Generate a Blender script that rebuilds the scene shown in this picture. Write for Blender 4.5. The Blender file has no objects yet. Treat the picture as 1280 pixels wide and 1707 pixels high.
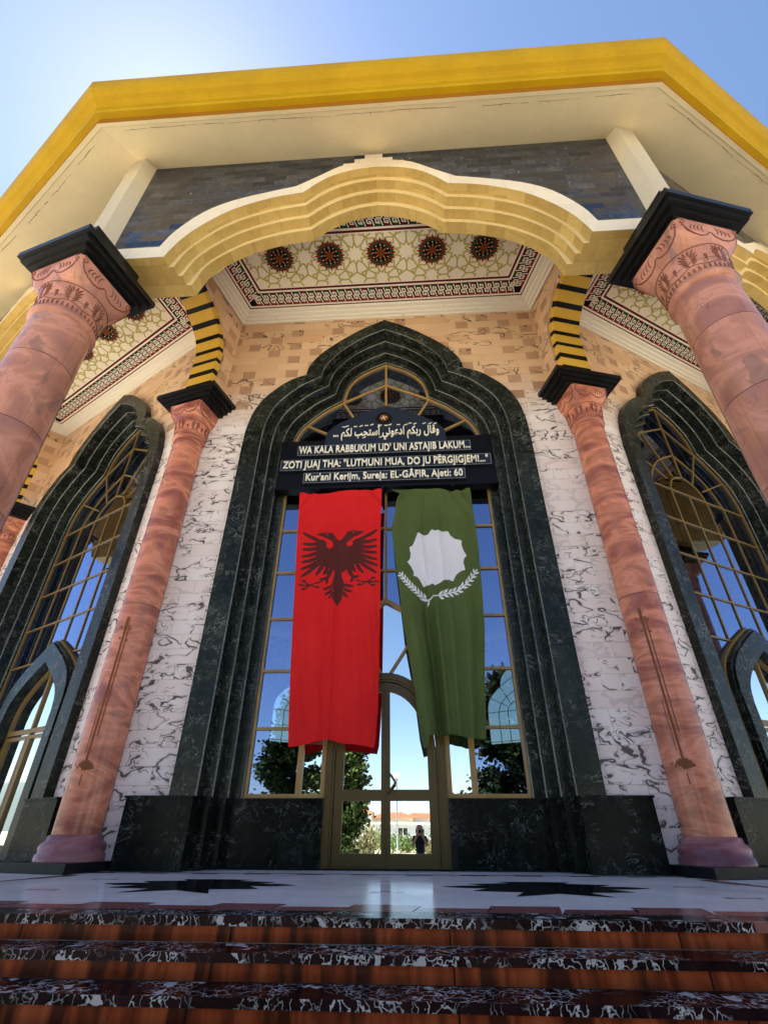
import bpy, bmesh, math, random
from mathutils import Vector, Matrix, Euler
R = math.radians
rnd = random.Random(7)
SC = bpy.context.scene
COL = SC.collection

# ------------------------------------------------------------------ camera
cam_d = bpy.data.cameras.new("camera")
cam = bpy.data.objects.new("camera", cam_d)
COL.objects.link(cam)
SC.camera = cam
YAW, PIT, ROL, FPX = 0.0620, 0.5757, 0.0033, 821.62
fw = Vector((-math.sin(YAW)*math.cos(PIT), math.cos(YAW)*math.cos(PIT), math.sin(PIT)))
rt = Vector((math.cos(YAW), math.sin(YAW), 0))
up = rt.cross(fw)
r2 = rt*math.cos(ROL) + up*math.sin(ROL)
u2 = -rt*math.sin(ROL) + up*math.cos(ROL)
CAM = Vector((0.5277, -8.6536, 0.4866))
mw = Matrix((r2, u2, -fw)).transposed().to_4x4()
mw.translation = CAM
cam.matrix_world = mw
cam_d.sensor_fit = 'HORIZONTAL'
cam_d.sensor_width = 36.0
cam_d.lens = 36.0*FPX/1280.0
cam_d.clip_start = 0.03
cam_d.clip_end = 3000

# ------------------------------------------------------------------ world, sun, exposure
SUN_EL, SUN_AZ = 62.0, -46.0        # azimuth from +y, negative = left
world = bpy.data.worlds.new("World")
SC.world = world
world.use_nodes = True
wn = world.node_tree
bg = wn.nodes["Background"]
sky = wn.nodes.new("ShaderNodeTexSky")
sky.sky_type = 'NISHITA'
sky.sun_disc = False
sky.sun_elevation = R(SUN_EL)
sky.sun_rotation = R(SUN_AZ)
sky.air_density = 1.0
sky.dust_density = 0.22
sky.ozone_density = 2.6
wn.links.new(sky.outputs[0], bg.inputs[0])
bg.inputs[1].default_value = 0.074
sd = bpy.data.lights.new("sun", 'SUN')
sd.energy = 5.0
sd.angle = R(0.5)
sd.color = (1.0, 0.91, 0.78)
sun = bpy.data.objects.new("sun", sd)
COL.objects.link(sun)
sdir = Vector((math.sin(R(SUN_AZ))*math.cos(R(SUN_EL)), math.cos(R(SUN_AZ))*math.cos(R(SUN_EL)), math.sin(R(SUN_EL))))
sun.rotation_euler = sdir.to_track_quat('Z', 'Y').to_euler()
sun.location = sdir*60
SC.view_settings.view_transform = 'Standard'
SC.view_settings.look = 'None'
SC.view_settings.exposure = 1.76
SC.view_settings.gamma = 1.0

# ------------------------------------------------------------------ node helpers
def mat(name, base=(.5, .5, .5), rough=.5, metal=0.0, spec=.5):
    m = bpy.data.materials.new(name)
    m.use_nodes = True
    b = m.node_tree.nodes["Principled BSDF"]
    b.inputs["Base Color"].default_value = (*base, 1)
    b.inputs["Roughness"].default_value = rough
    b.inputs["Metallic"].default_value = metal
    b.inputs["Specular IOR Level"].default_value = spec
    return m
def bs(m): return m.node_tree.nodes["Principled BSDF"]
def put(nt, sock, v):
    if hasattr(v, 'is_output'): nt.links.new(v, sock)
    elif isinstance(v, (tuple, list)) and len(v) == 3 and sock.type == 'RGBA': sock.default_value = (*v, 1)
    else: sock.default_value = v
def node(nt, t, ins=None, **props):
    n = nt.nodes.new(t)
    for k, v in props.items(): setattr(n, k, v)
    for k, v in (ins or {}).items(): put(nt, n.inputs[k], v)
    return n
def mth(nt, op, a, b=0.0, c=None):
    n = node(nt, "ShaderNodeMath", {0: a, 1: b}, operation=op)
    if c is not None: put(nt, n.inputs[2], c)
    return n.outputs[0]
def mix(nt, f, a, b, bt='MIX'):
    n = nt.nodes.new("ShaderNodeMix"); n.data_type = 'RGBA'; n.blend_type = bt
    put(nt, n.inputs["Factor"], f); put(nt, n.inputs["A"], a) if False else None
    put(nt, n.inputs[6], a); put(nt, n.inputs[7], b)
    return n.outputs[2]
def ramp(nt, f, stops, interp='LINEAR'):
    n = nt.nodes.new("ShaderNodeValToRGB"); cr = n.color_ramp; cr.interpolation = interp
    while len(cr.elements) < len(stops): cr.elements.new(.5)
    for e, (p, c) in zip(cr.elements, stops):
        e.position = p
        e.color = (c, c, c, 1) if isinstance(c, (int, float)) else (*c, 1)
    nt.links.new(f, n.inputs[0])
    return n.outputs[0]
def uvs(nt): return nt.nodes.new("ShaderNodeUVMap").outputs[0]
def objc(nt): return nt.nodes.new("ShaderNodeTexCoord").outputs["Object"]
def orand(nt): return nt.nodes.new("ShaderNodeObjectInfo").outputs["Random"]
def vmul(nt, v, s):
    n = node(nt, "ShaderNodeVectorMath", {0: v}, operation='MULTIPLY'); n.inputs[1].default_value = s
    return n.outputs[0]
def vadd(nt, v, w):
    n = node(nt, "ShaderNodeVectorMath", {0: v, 1: w}, operation='ADD'); return n.outputs[0]
def vscale(nt, v, s):
    n = node(nt, "ShaderNodeVectorMath", {0: v}, operation='SCALE'); put(nt, n.inputs["Scale"], s); return n.outputs[0]
def noise(nt, vec, scale, detail=4, rough=.55, dist=0.0, out=0):
    n = node(nt, "ShaderNodeTexNoise", {"Vector": vec, "Scale": scale, "Detail": detail, "Roughness": rough, "Distortion": dist})
    return n.outputs[out]
def tiles(nt, vec, w, h, off=.5):
    """brick cells: returns random colour, random value, fu, fv (0..1 in the cell), row"""
    s = node(nt, "ShaderNodeSeparateXYZ", {0: vec})
    row = mth(nt, 'FLOOR', mth(nt, 'DIVIDE', s.outputs[1], h))
    uo = mth(nt, 'ADD', mth(nt, 'DIVIDE', s.outputs[0], w), mth(nt, 'MULTIPLY', mth(nt, 'FLOORED_MODULO', row, 2.0), off))
    col = mth(nt, 'FLOOR', uo)
    cb = node(nt, "ShaderNodeCombineXYZ", {0: col, 1: row})
    wnn = node(nt, "ShaderNodeTexWhiteNoise", {"Vector": cb.outputs[0]}, noise_dimensions='2D')
    fu = mth(nt, 'FRACT', uo)
    fv = mth(nt, 'FRACT', mth(nt, 'DIVIDE', s.outputs[1], h))
    return wnn.outputs["Color"], wnn.outputs["Value"], fu, fv, row
def edge(nt, f, w):
    """1 near 0/1 of a fraction"""
    d = mth(nt, 'MINIMUM', f, mth(nt, 'SUBTRACT', 1.0, f))
    return mth(nt, 'LESS_THAN', d, w)
def bump(nt, m, h, strength=.3, dist=.01):
    b = node(nt, "ShaderNodeBump", {"Height": h, "Strength": strength, "Distance": dist})
    nt.links.new(b.outputs[0], bs(m).inputs["Normal"])

M = {}
# white-pink veined marble cladding, small tan blocks near the top
def marble_wall(name, tan_from):
    m = mat(name, rough=.3, spec=.15); nt = m.node_tree; uv = uvs(nt)
    rc, rv, fu, fv, row = tiles(nt, uv, 1.12, .27)
    short = mth(nt, 'GREATER_THAN', fu, .72)
    joint = mth(nt, 'MAXIMUM', edge(nt, fu, .003), mth(nt, 'MAXIMUM', edge(nt, fv, .014), mth(nt, 'LESS_THAN', mth(nt, 'ABSOLUTE', mth(nt, 'SUBTRACT', fu, .72)), .003)))
    v2 = vadd(nt, uv, vscale(nt, rc, 37.0))
    v2 = vadd(nt, v2, vscale(nt, short, mth(nt, 'MULTIPLY', 11.3, 1.0)))
    an = node(nt, "ShaderNodeMapping", {"Vector": v2, "Rotation": (0, 0, R(34)), "Scale": (1.0, 1.9, 1.0)}).outputs[0]
    warp = noise(nt, an, 1.8, 2, .5, 0, 1)
    v3 = vadd(nt, an, vscale(nt, warp, .5))
    def strokes(p, sc, det, thick, eps=.02):
        f = lambda q: noise(nt, q, sc, det, .5, .4)
        n0 = f(p); gx = mth(nt, 'ABSOLUTE', mth(nt, 'SUBTRACT', f(vadd(nt, p, (eps, 0, 0))), n0)); gy = mth(nt, 'ABSOLUTE', mth(nt, 'SUBTRACT', f(vadd(nt, p, (0, eps, 0))), n0))
        g = mth(nt, 'MAXIMUM', gx, gy)
        d = mth(nt, 'DIVIDE', mth(nt, 'ABSOLUTE', mth(nt, 'SUBTRACT', n0, .5)), mth(nt, 'MAXIMUM', mth(nt, 'MULTIPLY', g, 1/eps), .12))
        return mth(nt, 'LESS_THAN', d, thick)
    th = mth(nt, 'SUBTRACT', mth(nt, 'MULTIPLY', noise(nt, an, 3.2, 1), .082), .021)
    vein = strokes(v3, 1.5, 2.0, th)
    msk = ramp(nt, noise(nt, v2, 1.9, 2), [(.39, 0), (.42, 1)])
    blot = strokes(vadd(nt, v3, (7, 3, 0)), 2.8, 2.2, mth(nt, 'MULTIPLY', th, .6))
    m2 = ramp(nt, noise(nt, vadd(nt, v2, (5, 9, 0)), 1.7, 2), [(.49, 0), (.52, 1)])
    vv = mth(nt, 'MAXIMUM', mth(nt, 'MULTIPLY', vein, msk), mth(nt, 'MULTIPLY', mth(nt, 'MULTIPLY', blot, m2), .7))
    vv = mth(nt, 'MULTIPLY', vv, mth(nt, 'GREATER_THAN', rv, .16))
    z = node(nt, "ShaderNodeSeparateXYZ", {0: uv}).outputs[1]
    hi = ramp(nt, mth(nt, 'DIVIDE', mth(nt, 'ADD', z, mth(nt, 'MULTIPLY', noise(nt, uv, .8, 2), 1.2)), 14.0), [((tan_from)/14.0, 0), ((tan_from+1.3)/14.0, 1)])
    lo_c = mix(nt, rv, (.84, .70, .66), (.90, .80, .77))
    up_c = mix(nt, rv, (.62, .36, .19), (.72, .47, .28))  # peach upper wall: warm bounce light put into the stone colour
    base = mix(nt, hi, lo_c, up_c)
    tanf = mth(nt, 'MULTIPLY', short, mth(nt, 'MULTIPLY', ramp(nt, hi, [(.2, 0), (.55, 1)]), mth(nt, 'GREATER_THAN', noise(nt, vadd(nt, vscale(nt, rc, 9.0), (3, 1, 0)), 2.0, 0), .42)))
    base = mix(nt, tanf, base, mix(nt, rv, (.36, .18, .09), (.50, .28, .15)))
    cl = noise(nt, uv, 2.5, 4)
    base = mix(nt, mth(nt, 'MULTIPLY', cl, .25), base, (.55, .45, .42))
    halo = mth(nt, 'MULTIPLY', strokes(v3, 1.5, 2.0, mth(nt, 'MULTIPLY', mth(nt, 'ADD', th, .02), 1.7)), mth(nt, 'MULTIPLY', msk, noise(nt, v2, 6, 3)))
    lowf = mth(nt, 'SUBTRACT', 1.0, mth(nt, 'MULTIPLY', hi, .85))
    base = mix(nt, mth(nt, 'MULTIPLY', mth(nt, 'MULTIPLY', halo, .55), lowf), base, (.36, .275, .26))
    vv = mth(nt, 'MULTIPLY', vv, mth(nt, 'SUBTRACT', 1.0, mth(nt, 'MULTIPLY', hi, mth(nt, 'GREATER_THAN', noise(nt, vadd(nt, vscale(nt, rc, 5.0), (1, 2, 0)), 2.0, 0), .44))))
    base = mix(nt, mth(nt, 'MULTIPLY', vv, .9), base, (.06, .048, .045))
    base = mix(nt, mth(nt, 'MULTIPLY', joint, .6), base, (.36, .28, .25))
    nt.links.new(base, bs(m).inputs["Base Color"])
    bump(nt, m, mth(nt, 'SUBTRACT', mth(nt, 'SUBTRACT', mth(nt, 'MULTIPLY', rv, .5), joint), mth(nt, 'MULTIPLY', tanf, 1.2)), .55, .008)
    return m
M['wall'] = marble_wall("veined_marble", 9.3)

def dark_marble(name, tw, th, c0=(.006, .008, .006), c1=(.031, .035, .026), rough=.17, vein=1.0):
    m = mat(name, rough=rough); nt = m.node_tree; uv = uvs(nt)
    rc, rv, fu, fv, row = tiles(nt, uv, tw, th)
    v2 = vadd(nt, uv, vscale(nt, rc, 23.0))
    n = noise(nt, v2, 5.0, 7, .72, 1.0)
    base = ramp(nt, mth(nt, 'ADD', n, mth(nt, 'MULTIPLY', mth(nt, 'SUBTRACT', rv, .5), .22)), [(.33, c0), (.55, tuple((a+b)/2 for a, b in zip(c0, c1))), (.75, c1)])
    n1 = noise(nt, v2, 2.3, 5, .6, 2.5)
    ve = ramp(nt, mth(nt, 'ABSOLUTE', mth(nt, 'SUBTRACT', n1, .5)), [(0, 1), (.006, .4), (.016, 0)])
    ve = mth(nt, 'MULTIPLY', ve, ramp(nt, noise(nt, v2, 2.0, 2), [(.47, 0), (.58, 1)]))
    vo = node(nt, "ShaderNodeTexVoronoi", {"Vector": v2, "Scale": 11.0, "Randomness": 1.0})
    fl = mth(nt, 'LESS_THAN', mth(nt, 'ADD', vo.outputs["Distance"], mth(nt, 'MULTIPLY', noise(nt, v2, 30, 2), .08)), .075)
    base = mix(nt, mth(nt, 'MULTIPLY', ve, .55*vein), base, (.30, .31, .28))
    base = mix(nt, mth(nt, 'MULTIPLY', fl, .6*vein), base, (.38, .39, .37))
    joint = mth(nt, 'MAXIMUM', edge(nt, fu, .004), edge(nt, fv, .004))
    base = mix(nt, mth(nt, 'MULTIPLY', joint, .6), base, (.002, .002, .002))
    nt.links.new(base, bs(m).inputs["Base Color"])
    nt.links.new(ramp(nt, n, [(.3, rough), (.7, rough+.16)]), bs(m).inputs["Roughness"])
    bump(nt, m, mth(nt, 'ADD', mth(nt, 'MULTIPLY', rv, .6), mth(nt, 'MULTIPLY', noise(nt, uv, 5, 3), .5)), .12, .01)
    return m
M['dark'] = dark_marble("dark_green_marble", .62, 1.05, vein=1.5)
bs(M['dark']).inputs['Specular IOR Level'].default_value = .2
M['plinth'] = dark_marble("black_plinth_marble", .55, .48, c0=(.003, .004, .0035), c1=(.016, .019, .016), rough=.16, vein=.9)
bs(M['plinth']).inputs['Specular IOR Level'].default_value = .07
M['black'] = dark_marble("black_stone", 3, 3, c0=(.004, .004, .0045), c1=(.010, .010, .011), rough=.3, vein=.1)
bs(M['black']).inputs['Specular IOR Level'].default_value = .3

def pink_marble(name, base, alt, patch, tile_h, patch_amt, stretch=3.0, slabs=False):
    m = mat(name, rough=.18, spec=.28); nt = m.node_tree; co = objc(nt); o = orand(nt)
    sh = node(nt, "ShaderNodeCombineXYZ", {0: mth(nt, 'MULTIPLY', o, 31.0), 1: mth(nt, 'MULTIPLY', o, 17.0), 2: mth(nt, 'MULTIPLY', o, 9.0)}).outputs[0]
    z = node(nt, "ShaderNodeSeparateXYZ", {0: co}).outputs[2]
    blk = mth(nt, 'FLOOR', mth(nt, 'DIVIDE', z, tile_h))
    wnv = node(nt, "ShaderNodeTexWhiteNoise", {"W": mth(nt, 'ADD', blk, mth(nt, 'MULTIPLY', o, 50.0))}, noise_dimensions='1D')
    v = vadd(nt, vadd(nt, co, sh), vscale(nt, wnv.outputs["Color"], 13.0))
    rot = node(nt, "ShaderNodeMapping", {"Vector": v, "Rotation": (R(36), R(-40), 0), "Scale": (1.0, 1.0, stretch)}).outputs[0]
    n = noise(nt, rot, .85, 4, .55, .9)
    c = ramp(nt, n, [(.30, tuple(x*.8 for x in alt)), (.40, alt), (.49, base), (.56, tuple(min(1, x*1.3+.02) for x in base)), (.64, base), (.74, alt)])
    if slabs:
        sx = node(nt, "ShaderNodeSeparateXYZ", {0: co})
        ang = mth(nt, 'ADD', mth(nt, 'ARCTAN2', sx.outputs[1], sx.outputs[0]), mth(nt, 'MULTIPLY', wnv.outputs["Value"], 6.0))
        sec = mth(nt, 'FLOOR', mth(nt, 'DIVIDE', ang, 1.5708))
        wt = node(nt, "ShaderNodeTexWhiteNoise", {"W": mth(nt, 'ADD', mth(nt, 'MULTIPLY', blk, 7.0), sec)}, noise_dimensions='1D')
        c = mix(nt, mth(nt, 'MULTIPLY', wt.outputs["Value"], .4), c, tuple(min(1, x*y) for x, y in zip(base, (1.35, 1.5, 1.55))))
        vj = edge(nt, mth(nt, 'FRACT', mth(nt, 'DIVIDE', ang, 1.5708)), .004)
        c = mix(nt, mth(nt, 'MULTIPLY', vj, .5), c, (.12, .05, .04))
    n2 = noise(nt, rot, .8, 3, .5, .8)
    grey = ramp(nt, n2, [(.62, 0), (.70, .6), (.8, .8)])
    c = mix(nt, mth(nt, 'MULTIPLY', grey, patch_amt), c, patch)
    n3 = noise(nt, v, 1.5, 3, .5, .8)
    bl = ramp(nt, n3, [(.62, 0), (.66, 1)])
    c = mix(nt, mth(nt, 'MULTIPLY', bl, patch_amt*.55), c, tuple(x*.8 for x in patch))
    n4 = noise(nt, rot, 1.6, 3, .6, 1.5)
    ln = ramp(nt, mth(nt, 'ABSOLUTE', mth(nt, 'SUBTRACT', n4, .5)), [(0, 1), (.006, 0)])
    c = mix(nt, mth(nt, 'MULTIPLY', ln, .45), c, tuple(x*.35 for x in base))
    f = mth(nt, 'FRACT', mth(nt, 'DIVIDE', z, tile_h))
    j = edge(nt, f, .012/tile_h*.5)
    c = mix(nt, mth(nt, 'MULTIPLY', j, .85), c, (.05, .02, .015))
    nt.links.new(c, bs(m).inputs["Base Color"])
    bump(nt, m, noise(nt, v, 6, 3), .05, .01)
    return m
M['pink_in'] = pink_marble("salmon_marble", (.54, .195, .115), (.37, .115, .085), (.26, .13, .11), 3.95, .6)
M['pink_out'] = pink_marble("mauve_pink_marble", (.43, .185, .128), (.36, .155, .125), (.19, .135, .125), 1.35, .9, 1.15, True)
M['pink_base'] = pink_marble("plum_marble", (.36, .14, .14), (.27, .09, .11), (.22, .13, .15), 5, .4)
M['carve'] = mat("carving_groove", (.20, .065, .04), .7)
M['rust'] = mat("rust_stain", (.20, .055, .012), .7)

def block_stone(name, c0, c1, tw, th, rough=.5, spot=(.30, .19, .03)):
    m = mat(name, rough=rough, spec=.15); nt = m.node_tree; uv = uvs(nt)
    rc, rv, fu, fv, row = tiles(nt, uv, tw, th, .37)
    v2 = vadd(nt, uv, vscale(nt, rc, 19.0))
    n = noise(nt, v2, 4.0, 6, .65, .8)
    c = mix(nt, mth(nt, 'ADD', mth(nt, 'MULTIPLY', n, .7), mth(nt, 'MULTIPLY', rv, .35)), c0, c1)
    vo = node(nt, "ShaderNodeTexVoronoi", {"Vector": v2, "Scale": 5.0})
    c = mix(nt, mth(nt, 'MULTIPLY', mth(nt, 'LESS_THAN', vo.outputs["Distance"], .09), .5), c, spot)
    j = mth(nt, 'MAXIMUM', edge(nt, fu, .006), edge(nt, fv, .006))
    st = noise(nt, node(nt, "ShaderNodeMapping", {"Vector": v2, "Scale": (9, 1.2, 1)}).outputs[0], 2.0, 4, .6)
    c = mix(nt, ramp(nt, st, [(.60, 0), (.72, .45)]), c, spot)
    c = mix(nt, mth(nt, 'MULTIPLY', j, .45), c, tuple(x*.4 for x in c0))
    nt.links.new(c, bs(m).inputs["Base Color"])
    bump(nt, m, mth(nt, 'ADD', n, mth(nt, 'MULTIPLY', rv, .4)), .2, .01)
    return m
M['gold'] = block_stone("arch_stone_yellow", (.30, .19, .045), (.66, .475, .18), .42, .42)  # arch stone coloured by facing: yellow underneath, paler in front
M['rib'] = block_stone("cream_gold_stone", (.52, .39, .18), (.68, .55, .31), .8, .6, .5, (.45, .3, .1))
M['rim'] = block_stone("arch_stone_pale", (.60, .51, .41), (.72, .64, .54), .8, .6, .45, (.5, .42, .36))
M['pil'] = block_stone("cream_limestone", (.58, .50, .38), (.70, .62, .50), 90, 90, .5, (.5, .42, .3))

def slate():
    m = mat("dark_slate_bricks", rough=.3); nt = m.node_tree; uv = uvs(nt)
    rc, rv, fu, fv, row = tiles(nt, uv, .50, .205)
    v2 = vadd(nt, uv, vscale(nt, rc, 29.0))
    n = noise(nt, v2, 2.6, 5, .6, 1.0)
    c = ramp(nt, mth(nt, 'ADD', mth(nt, 'MULTIPLY', n, .6), mth(nt, 'MULTIPLY', rv, .4)), [(.25, (.009, .012, .022)), (.6, (.022, .029, .050)), (.85, (.055, .066, .098))])
    n1 = noise(nt, v2, 3.5, 4, .6, 2.0)
    ve = ramp(nt, mth(nt, 'ABSOLUTE', mth(nt, 'SUBTRACT', n1, .5)), [(0, 1), (.01, .3), (.02, 0)])
    c = mix(nt, mth(nt, 'MULTIPLY', ve, mth(nt, 'MULTIPLY', .3, rv)), c, (.4, .4, .42))
    j = mth(nt, 'MAXIMUM', edge(nt, fu, .008), edge(nt, fv, .022))
    c = mix(nt, mth(nt, 'MULTIPLY', j, .4), c, (.10, .10, .105))
    vo = node(nt, "ShaderNodeTexVoronoi", {"Vector": v2, "Scale": 3.0})
    c = mix(nt, mth(nt, 'MULTIPLY', mth(nt, 'LESS_THAN', vo.outputs["Distance"], .055), .8), c, (.5, .5, .5))
    nt.links.new(c, bs(m).inputs["Base Color"])
    nt.links.new(ramp(nt, rv, [(0, .06), (1, .2)]), bs(m).inputs["Roughness"])
    rs = node(nt, "ShaderNodeSeparateColor", {0: rc})
    tl = mth(nt, 'ADD', mth(nt, 'MULTIPLY', mth(nt, 'SUBTRACT', rs.outputs[0], .5), fu), mth(nt, 'MULTIPLY', mth(nt, 'SUBTRACT', rs.outputs[1], .35), fv))
    bump(nt, m, mth(nt, 'ADD', mth(nt, 'MULTIPLY', n, .25), tl), .9, .035)
    return m
M['slate'] = slate()

def paint(name, c, rough=.55, var=.12):
    m = mat(name, c, rough, 0.0, .14); nt = m.node_tree; co = objc(nt)
    n = noise(nt, co, .9, 5, .6)
    n2 = noise(nt, co, 14, 3, .6)
    f = mth(nt, 'ADD', mth(nt, 'MULTIPLY', n, .75), mth(nt, 'MULTIPLY', n2, .25))
    nt.links.new(ramp(nt, f, [(.3, tuple(x*(1-var) for x in c)), (.7, tuple(min(1, x*(1+var*.5)) for x in c))]), bs(m).inputs["Base Color"])
    return m
M['soffit'] = paint("cream_soffit_paint", (.86, .72, .45))
M['fascia'] = paint("golden_fascia_paint", (.36, .215, .002), .5, .22)
M['groove'] = paint("groove_shade_paint", (.24, .10, .008), .5)  # fascia yellow browned: shade on the recessed band put into the colour
M['ochre'] = paint("ochre_stripe_paint", (.66, .40, .06), .5)
M['blackp'] = paint("black_stripe_paint", (.008, .008, .008), .45)
M['ceil'] = paint("ceiling_plaster", (.78, .69, .54))
def cornice_mat():
    m = mat("chipped_cornice_plaster", (.72, .66, .55), .6); nt = m.node_tree; uv = uvs(nt)
    n = noise(nt, uv, 9, 5, .7, .5)
    st = noise(nt, node(nt, "ShaderNodeMapping", {"Vector": uv, "Scale": (3, 14, 1)}).outputs[0], 2.2, 5, .7, .4)
    fl = ramp(nt, st, [(.63, 0), (.66, 1)])
    c = mix(nt, mth(nt, 'MULTIPLY', n, .25), (.74, .69, .58), (.58, .50, .40))
    c = mix(nt, mth(nt, 'MULTIPLY', fl, .8), c, (.20, .13, .08))
    nt.links.new(c, bs(m).inputs["Base Color"])
    return m
M['cornice'] = cornice_mat()
M['olive'] = paint("olive_strapwork_paint", (.42, .37, .10), .6)
M['maroon'] = mat("maroon_paint", (.10, .004, .006), .6, 0, .1)
M['red'] = mat("crimson_paint", (.20, .006, .011), .6, 0, .1)
M['green'] = mat("bottle_green_paint", (.010, .055, .014), .6, 0, .1)
M['ink'] = mat("black_paint", (.005, .004, .004), .6, 0, .1)
M['orange'] = mat("burnt_orange_paint", (.30, .085, .018), .6, 0, .1)
M['cream'] = mat("cream_paint", (.80, .74, .62), .55)

def bronze():
    m = mat("bronze_aluminium", (.36, .205, .055), .42, .0); nt = m.node_tree
    n = noise(nt, objc(nt), 3, 4)
    nt.links.new(ramp(nt, n, [(.3, (.32, .18, .045)), (.7, (.42, .255, .08))]), bs(m).inputs["Base Color"])
    return m
M['bronze'] = bronze()
M['bronze_s'] = mat("darker_bronze_bars", (.21, .125, .03), .42, 0.0)  # darker bronze tone for the side windows and doors
M['bronze_p'] = mat("shaded_door_bronze", (.088, .050, .004), .36, 0.0, .35)  # same bronze as the bars, darkened: the door's shade is in the colour
M['bronze_d'] = mat("dark_bronze", (.11, .06, .018), .4, .3)
def glass(name, tint, refl, trans):
    m = bpy.data.materials.new(name); m.use_nodes = True; nt = m.node_tree
    nt.nodes.remove(nt.nodes["Principled BSDF"]); out = nt.nodes["Material Output"]
    co = objc(nt)
    bmp = node(nt, "ShaderNodeBump", {"Height": noise(nt, co, .9, 1), "Strength": .05, "Distance": .02})
    g = node(nt, "ShaderNodeBsdfGlossy", {"Color": (*tint, 1), "Roughness": 0.0, "Normal": bmp.outputs[0]})
    t = node(nt, "ShaderNodeBsdfTransparent", {"Color": (*trans, 1)})
    fr = node(nt, "ShaderNodeFresnel", {"IOR": 1.5})
    f = mth(nt, 'MINIMUM', mth(nt, 'ADD', mth(nt, 'MULTIPLY', fr.outputs[0], .8), refl), 1.0)
    mx = node(nt, "ShaderNodeMixShader", {0: f, 1: t.outputs[0], 2: g.outputs[0]})
    nt.links.new(mx.outputs[0], out.inputs[0])
    return m
M['glass'] = glass("blue_tinted_glass", (.40, .50, .80), .5, (.60, .68, .68))
M['glass_f'] = glass("plain_far_glass", (.8, .9, .9), .05, (.66, .76, .76))
M['glass_c'] = glass("clear_mirror_glass", (.86, .92, .97), .78, (.10, .13, .13))
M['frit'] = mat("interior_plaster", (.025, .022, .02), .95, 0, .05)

def cloth(name, c, c2):
    m = mat(name, c, .78, 0, .25); nt = m.node_tree; co = objc(nt)
    n = noise(nt, co, 1.4, 3)
    b = ramp(nt, n, [(.3, c), (.75, c2)])
    nt.links.new(b, bs(m).inputs["Base Color"])
    out = nt.nodes["Material Output"]
    tr = node(nt, "ShaderNodeBsdfTranslucent", {"Color": b})
    mx = node(nt, "ShaderNodeMixShader", {0: .10, 1: bs(m).outputs[0], 2: tr.outputs[0]})
    nt.links.new(mx.outputs[0], out.inputs[0])
    w = node(nt, "ShaderNodeTexNoise", {"Vector": co, "Scale": 240.0, "Detail": 1.0})
    bump(nt, m, w.outputs[0], .08, .002)
    return m
M['redcloth'] = cloth("red_flag_cloth", (.66, .008, .010), (.74, .014, .014))
M['eagle'] = cloth("maroon_print", (.085, .012, .012), (.10, .016, .014))
M['greencloth'] = cloth("green_flag_cloth", (.072, .102, .026), (.094, .126, .036))
M['whitecloth'] = cloth("white_print", (.72, .69, .76), (.78, .75, .80))
M['navy'] = mat("navy_sign_panel", (.014, .020, .036), .35, 0, .25)
M['signback'] = mat("black_sign_board", (.005, .005, .007), .35, 0, .15)
M['sign_edge'] = mat("sign_edge_trim", (.16, .17, .19), .4)
M['letter'] = mat("cream_letters", (.88, .82, .68), .4)
M['letter'].node_tree.nodes["Principled BSDF"].inputs["Roughness"].default_value = .45

def nosing():
    m = mat("white_veined_black_marble", rough=.16, spec=.03); nt = m.node_tree; uv = uvs(nt)
    w = noise(nt, uv, 5, 4, .6, 0, 1)
    v = node(nt, "ShaderNodeMapping", {"Vector": vadd(nt, uv, vscale(nt, w, .26)), "Scale": (1.0, .62, 1.0)}).outputs[0]
    vo = node(nt, "ShaderNodeTexVoronoi", {"Vector": v, "Scale": 17.0}, feature='DISTANCE_TO_EDGE')
    cr = ramp(nt, vo.outputs["Distance"], [(0, 1), (.03, .7), (.065, 0)])
    ms = ramp(nt, noise(nt, uv, 2.2, 4, .6), [(.44, 0), (.56, 1)])
    vc = node(nt, "ShaderNodeTexVoronoi", {"Vector": v, "Scale": 17.0})
    cell = mth(nt, 'GREATER_THAN', node(nt, "ShaderNodeSeparateColor", {0: vc.outputs["Color"]}).outputs[0], .972)
    f = mth(nt, 'MAXIMUM', mth(nt, 'MULTIPLY', cr, ms), mth(nt, 'MULTIPLY', cell, .8))
    n = noise(nt, v, 3, 5, .65, 1)
    b = ramp(nt, n, [(.35, (.007, .0035, .004)), (.7, (.032, .013, .014))])
    c = mix(nt, f, b, (.58, .56, .55))
    nt.links.new(c, bs(m).inputs["Base Color"])
    return m
M['nosing'] = nosing()
def riser():
    m = mat("orange_onyx", rough=.2, spec=.05); nt = m.node_tree; uv = uvs(nt)
    rc, rv, fu, fv, row = tiles(nt, vadd(nt, uv, (0.31, 0, 0)), 1.45, 5.0, .3)
    v = vadd(nt, uv, vscale(nt, rc, 9.0))
    st = node(nt, "ShaderNodeMapping", {"Vector": v, "Scale": (6.0, 1.0, 1.0), "Rotation": (0, 0, R(8))}).outputs[0]
    n = noise(nt, st, 1.1, 5, .6, .6)
    c = ramp(nt, n, [(.28, (.07, .014, .006)), (.42, (.18, .036, .013)), (.55, (.31, .066, .022)), (.68, (.40, .098, .036)), (.8, (.24, .06, .02))])
    bl = ramp(nt, noise(nt, node(nt, "ShaderNodeMapping", {"Vector": v, "Scale": (4.6, .5, 1)}).outputs[0], 1.0, 2), [(.53, 0), (.60, .92)])
    c = mix(nt, bl, c, (.045, .014, .008))
    c = mix(nt, mth(nt, 'MULTIPLY', edge(nt, fu, .004), .9), c, (.015, .006, .004))
    nt.links.new(c, bs(m).inputs["Base Color"])
    return m
M['riser'] = riser()
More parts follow.
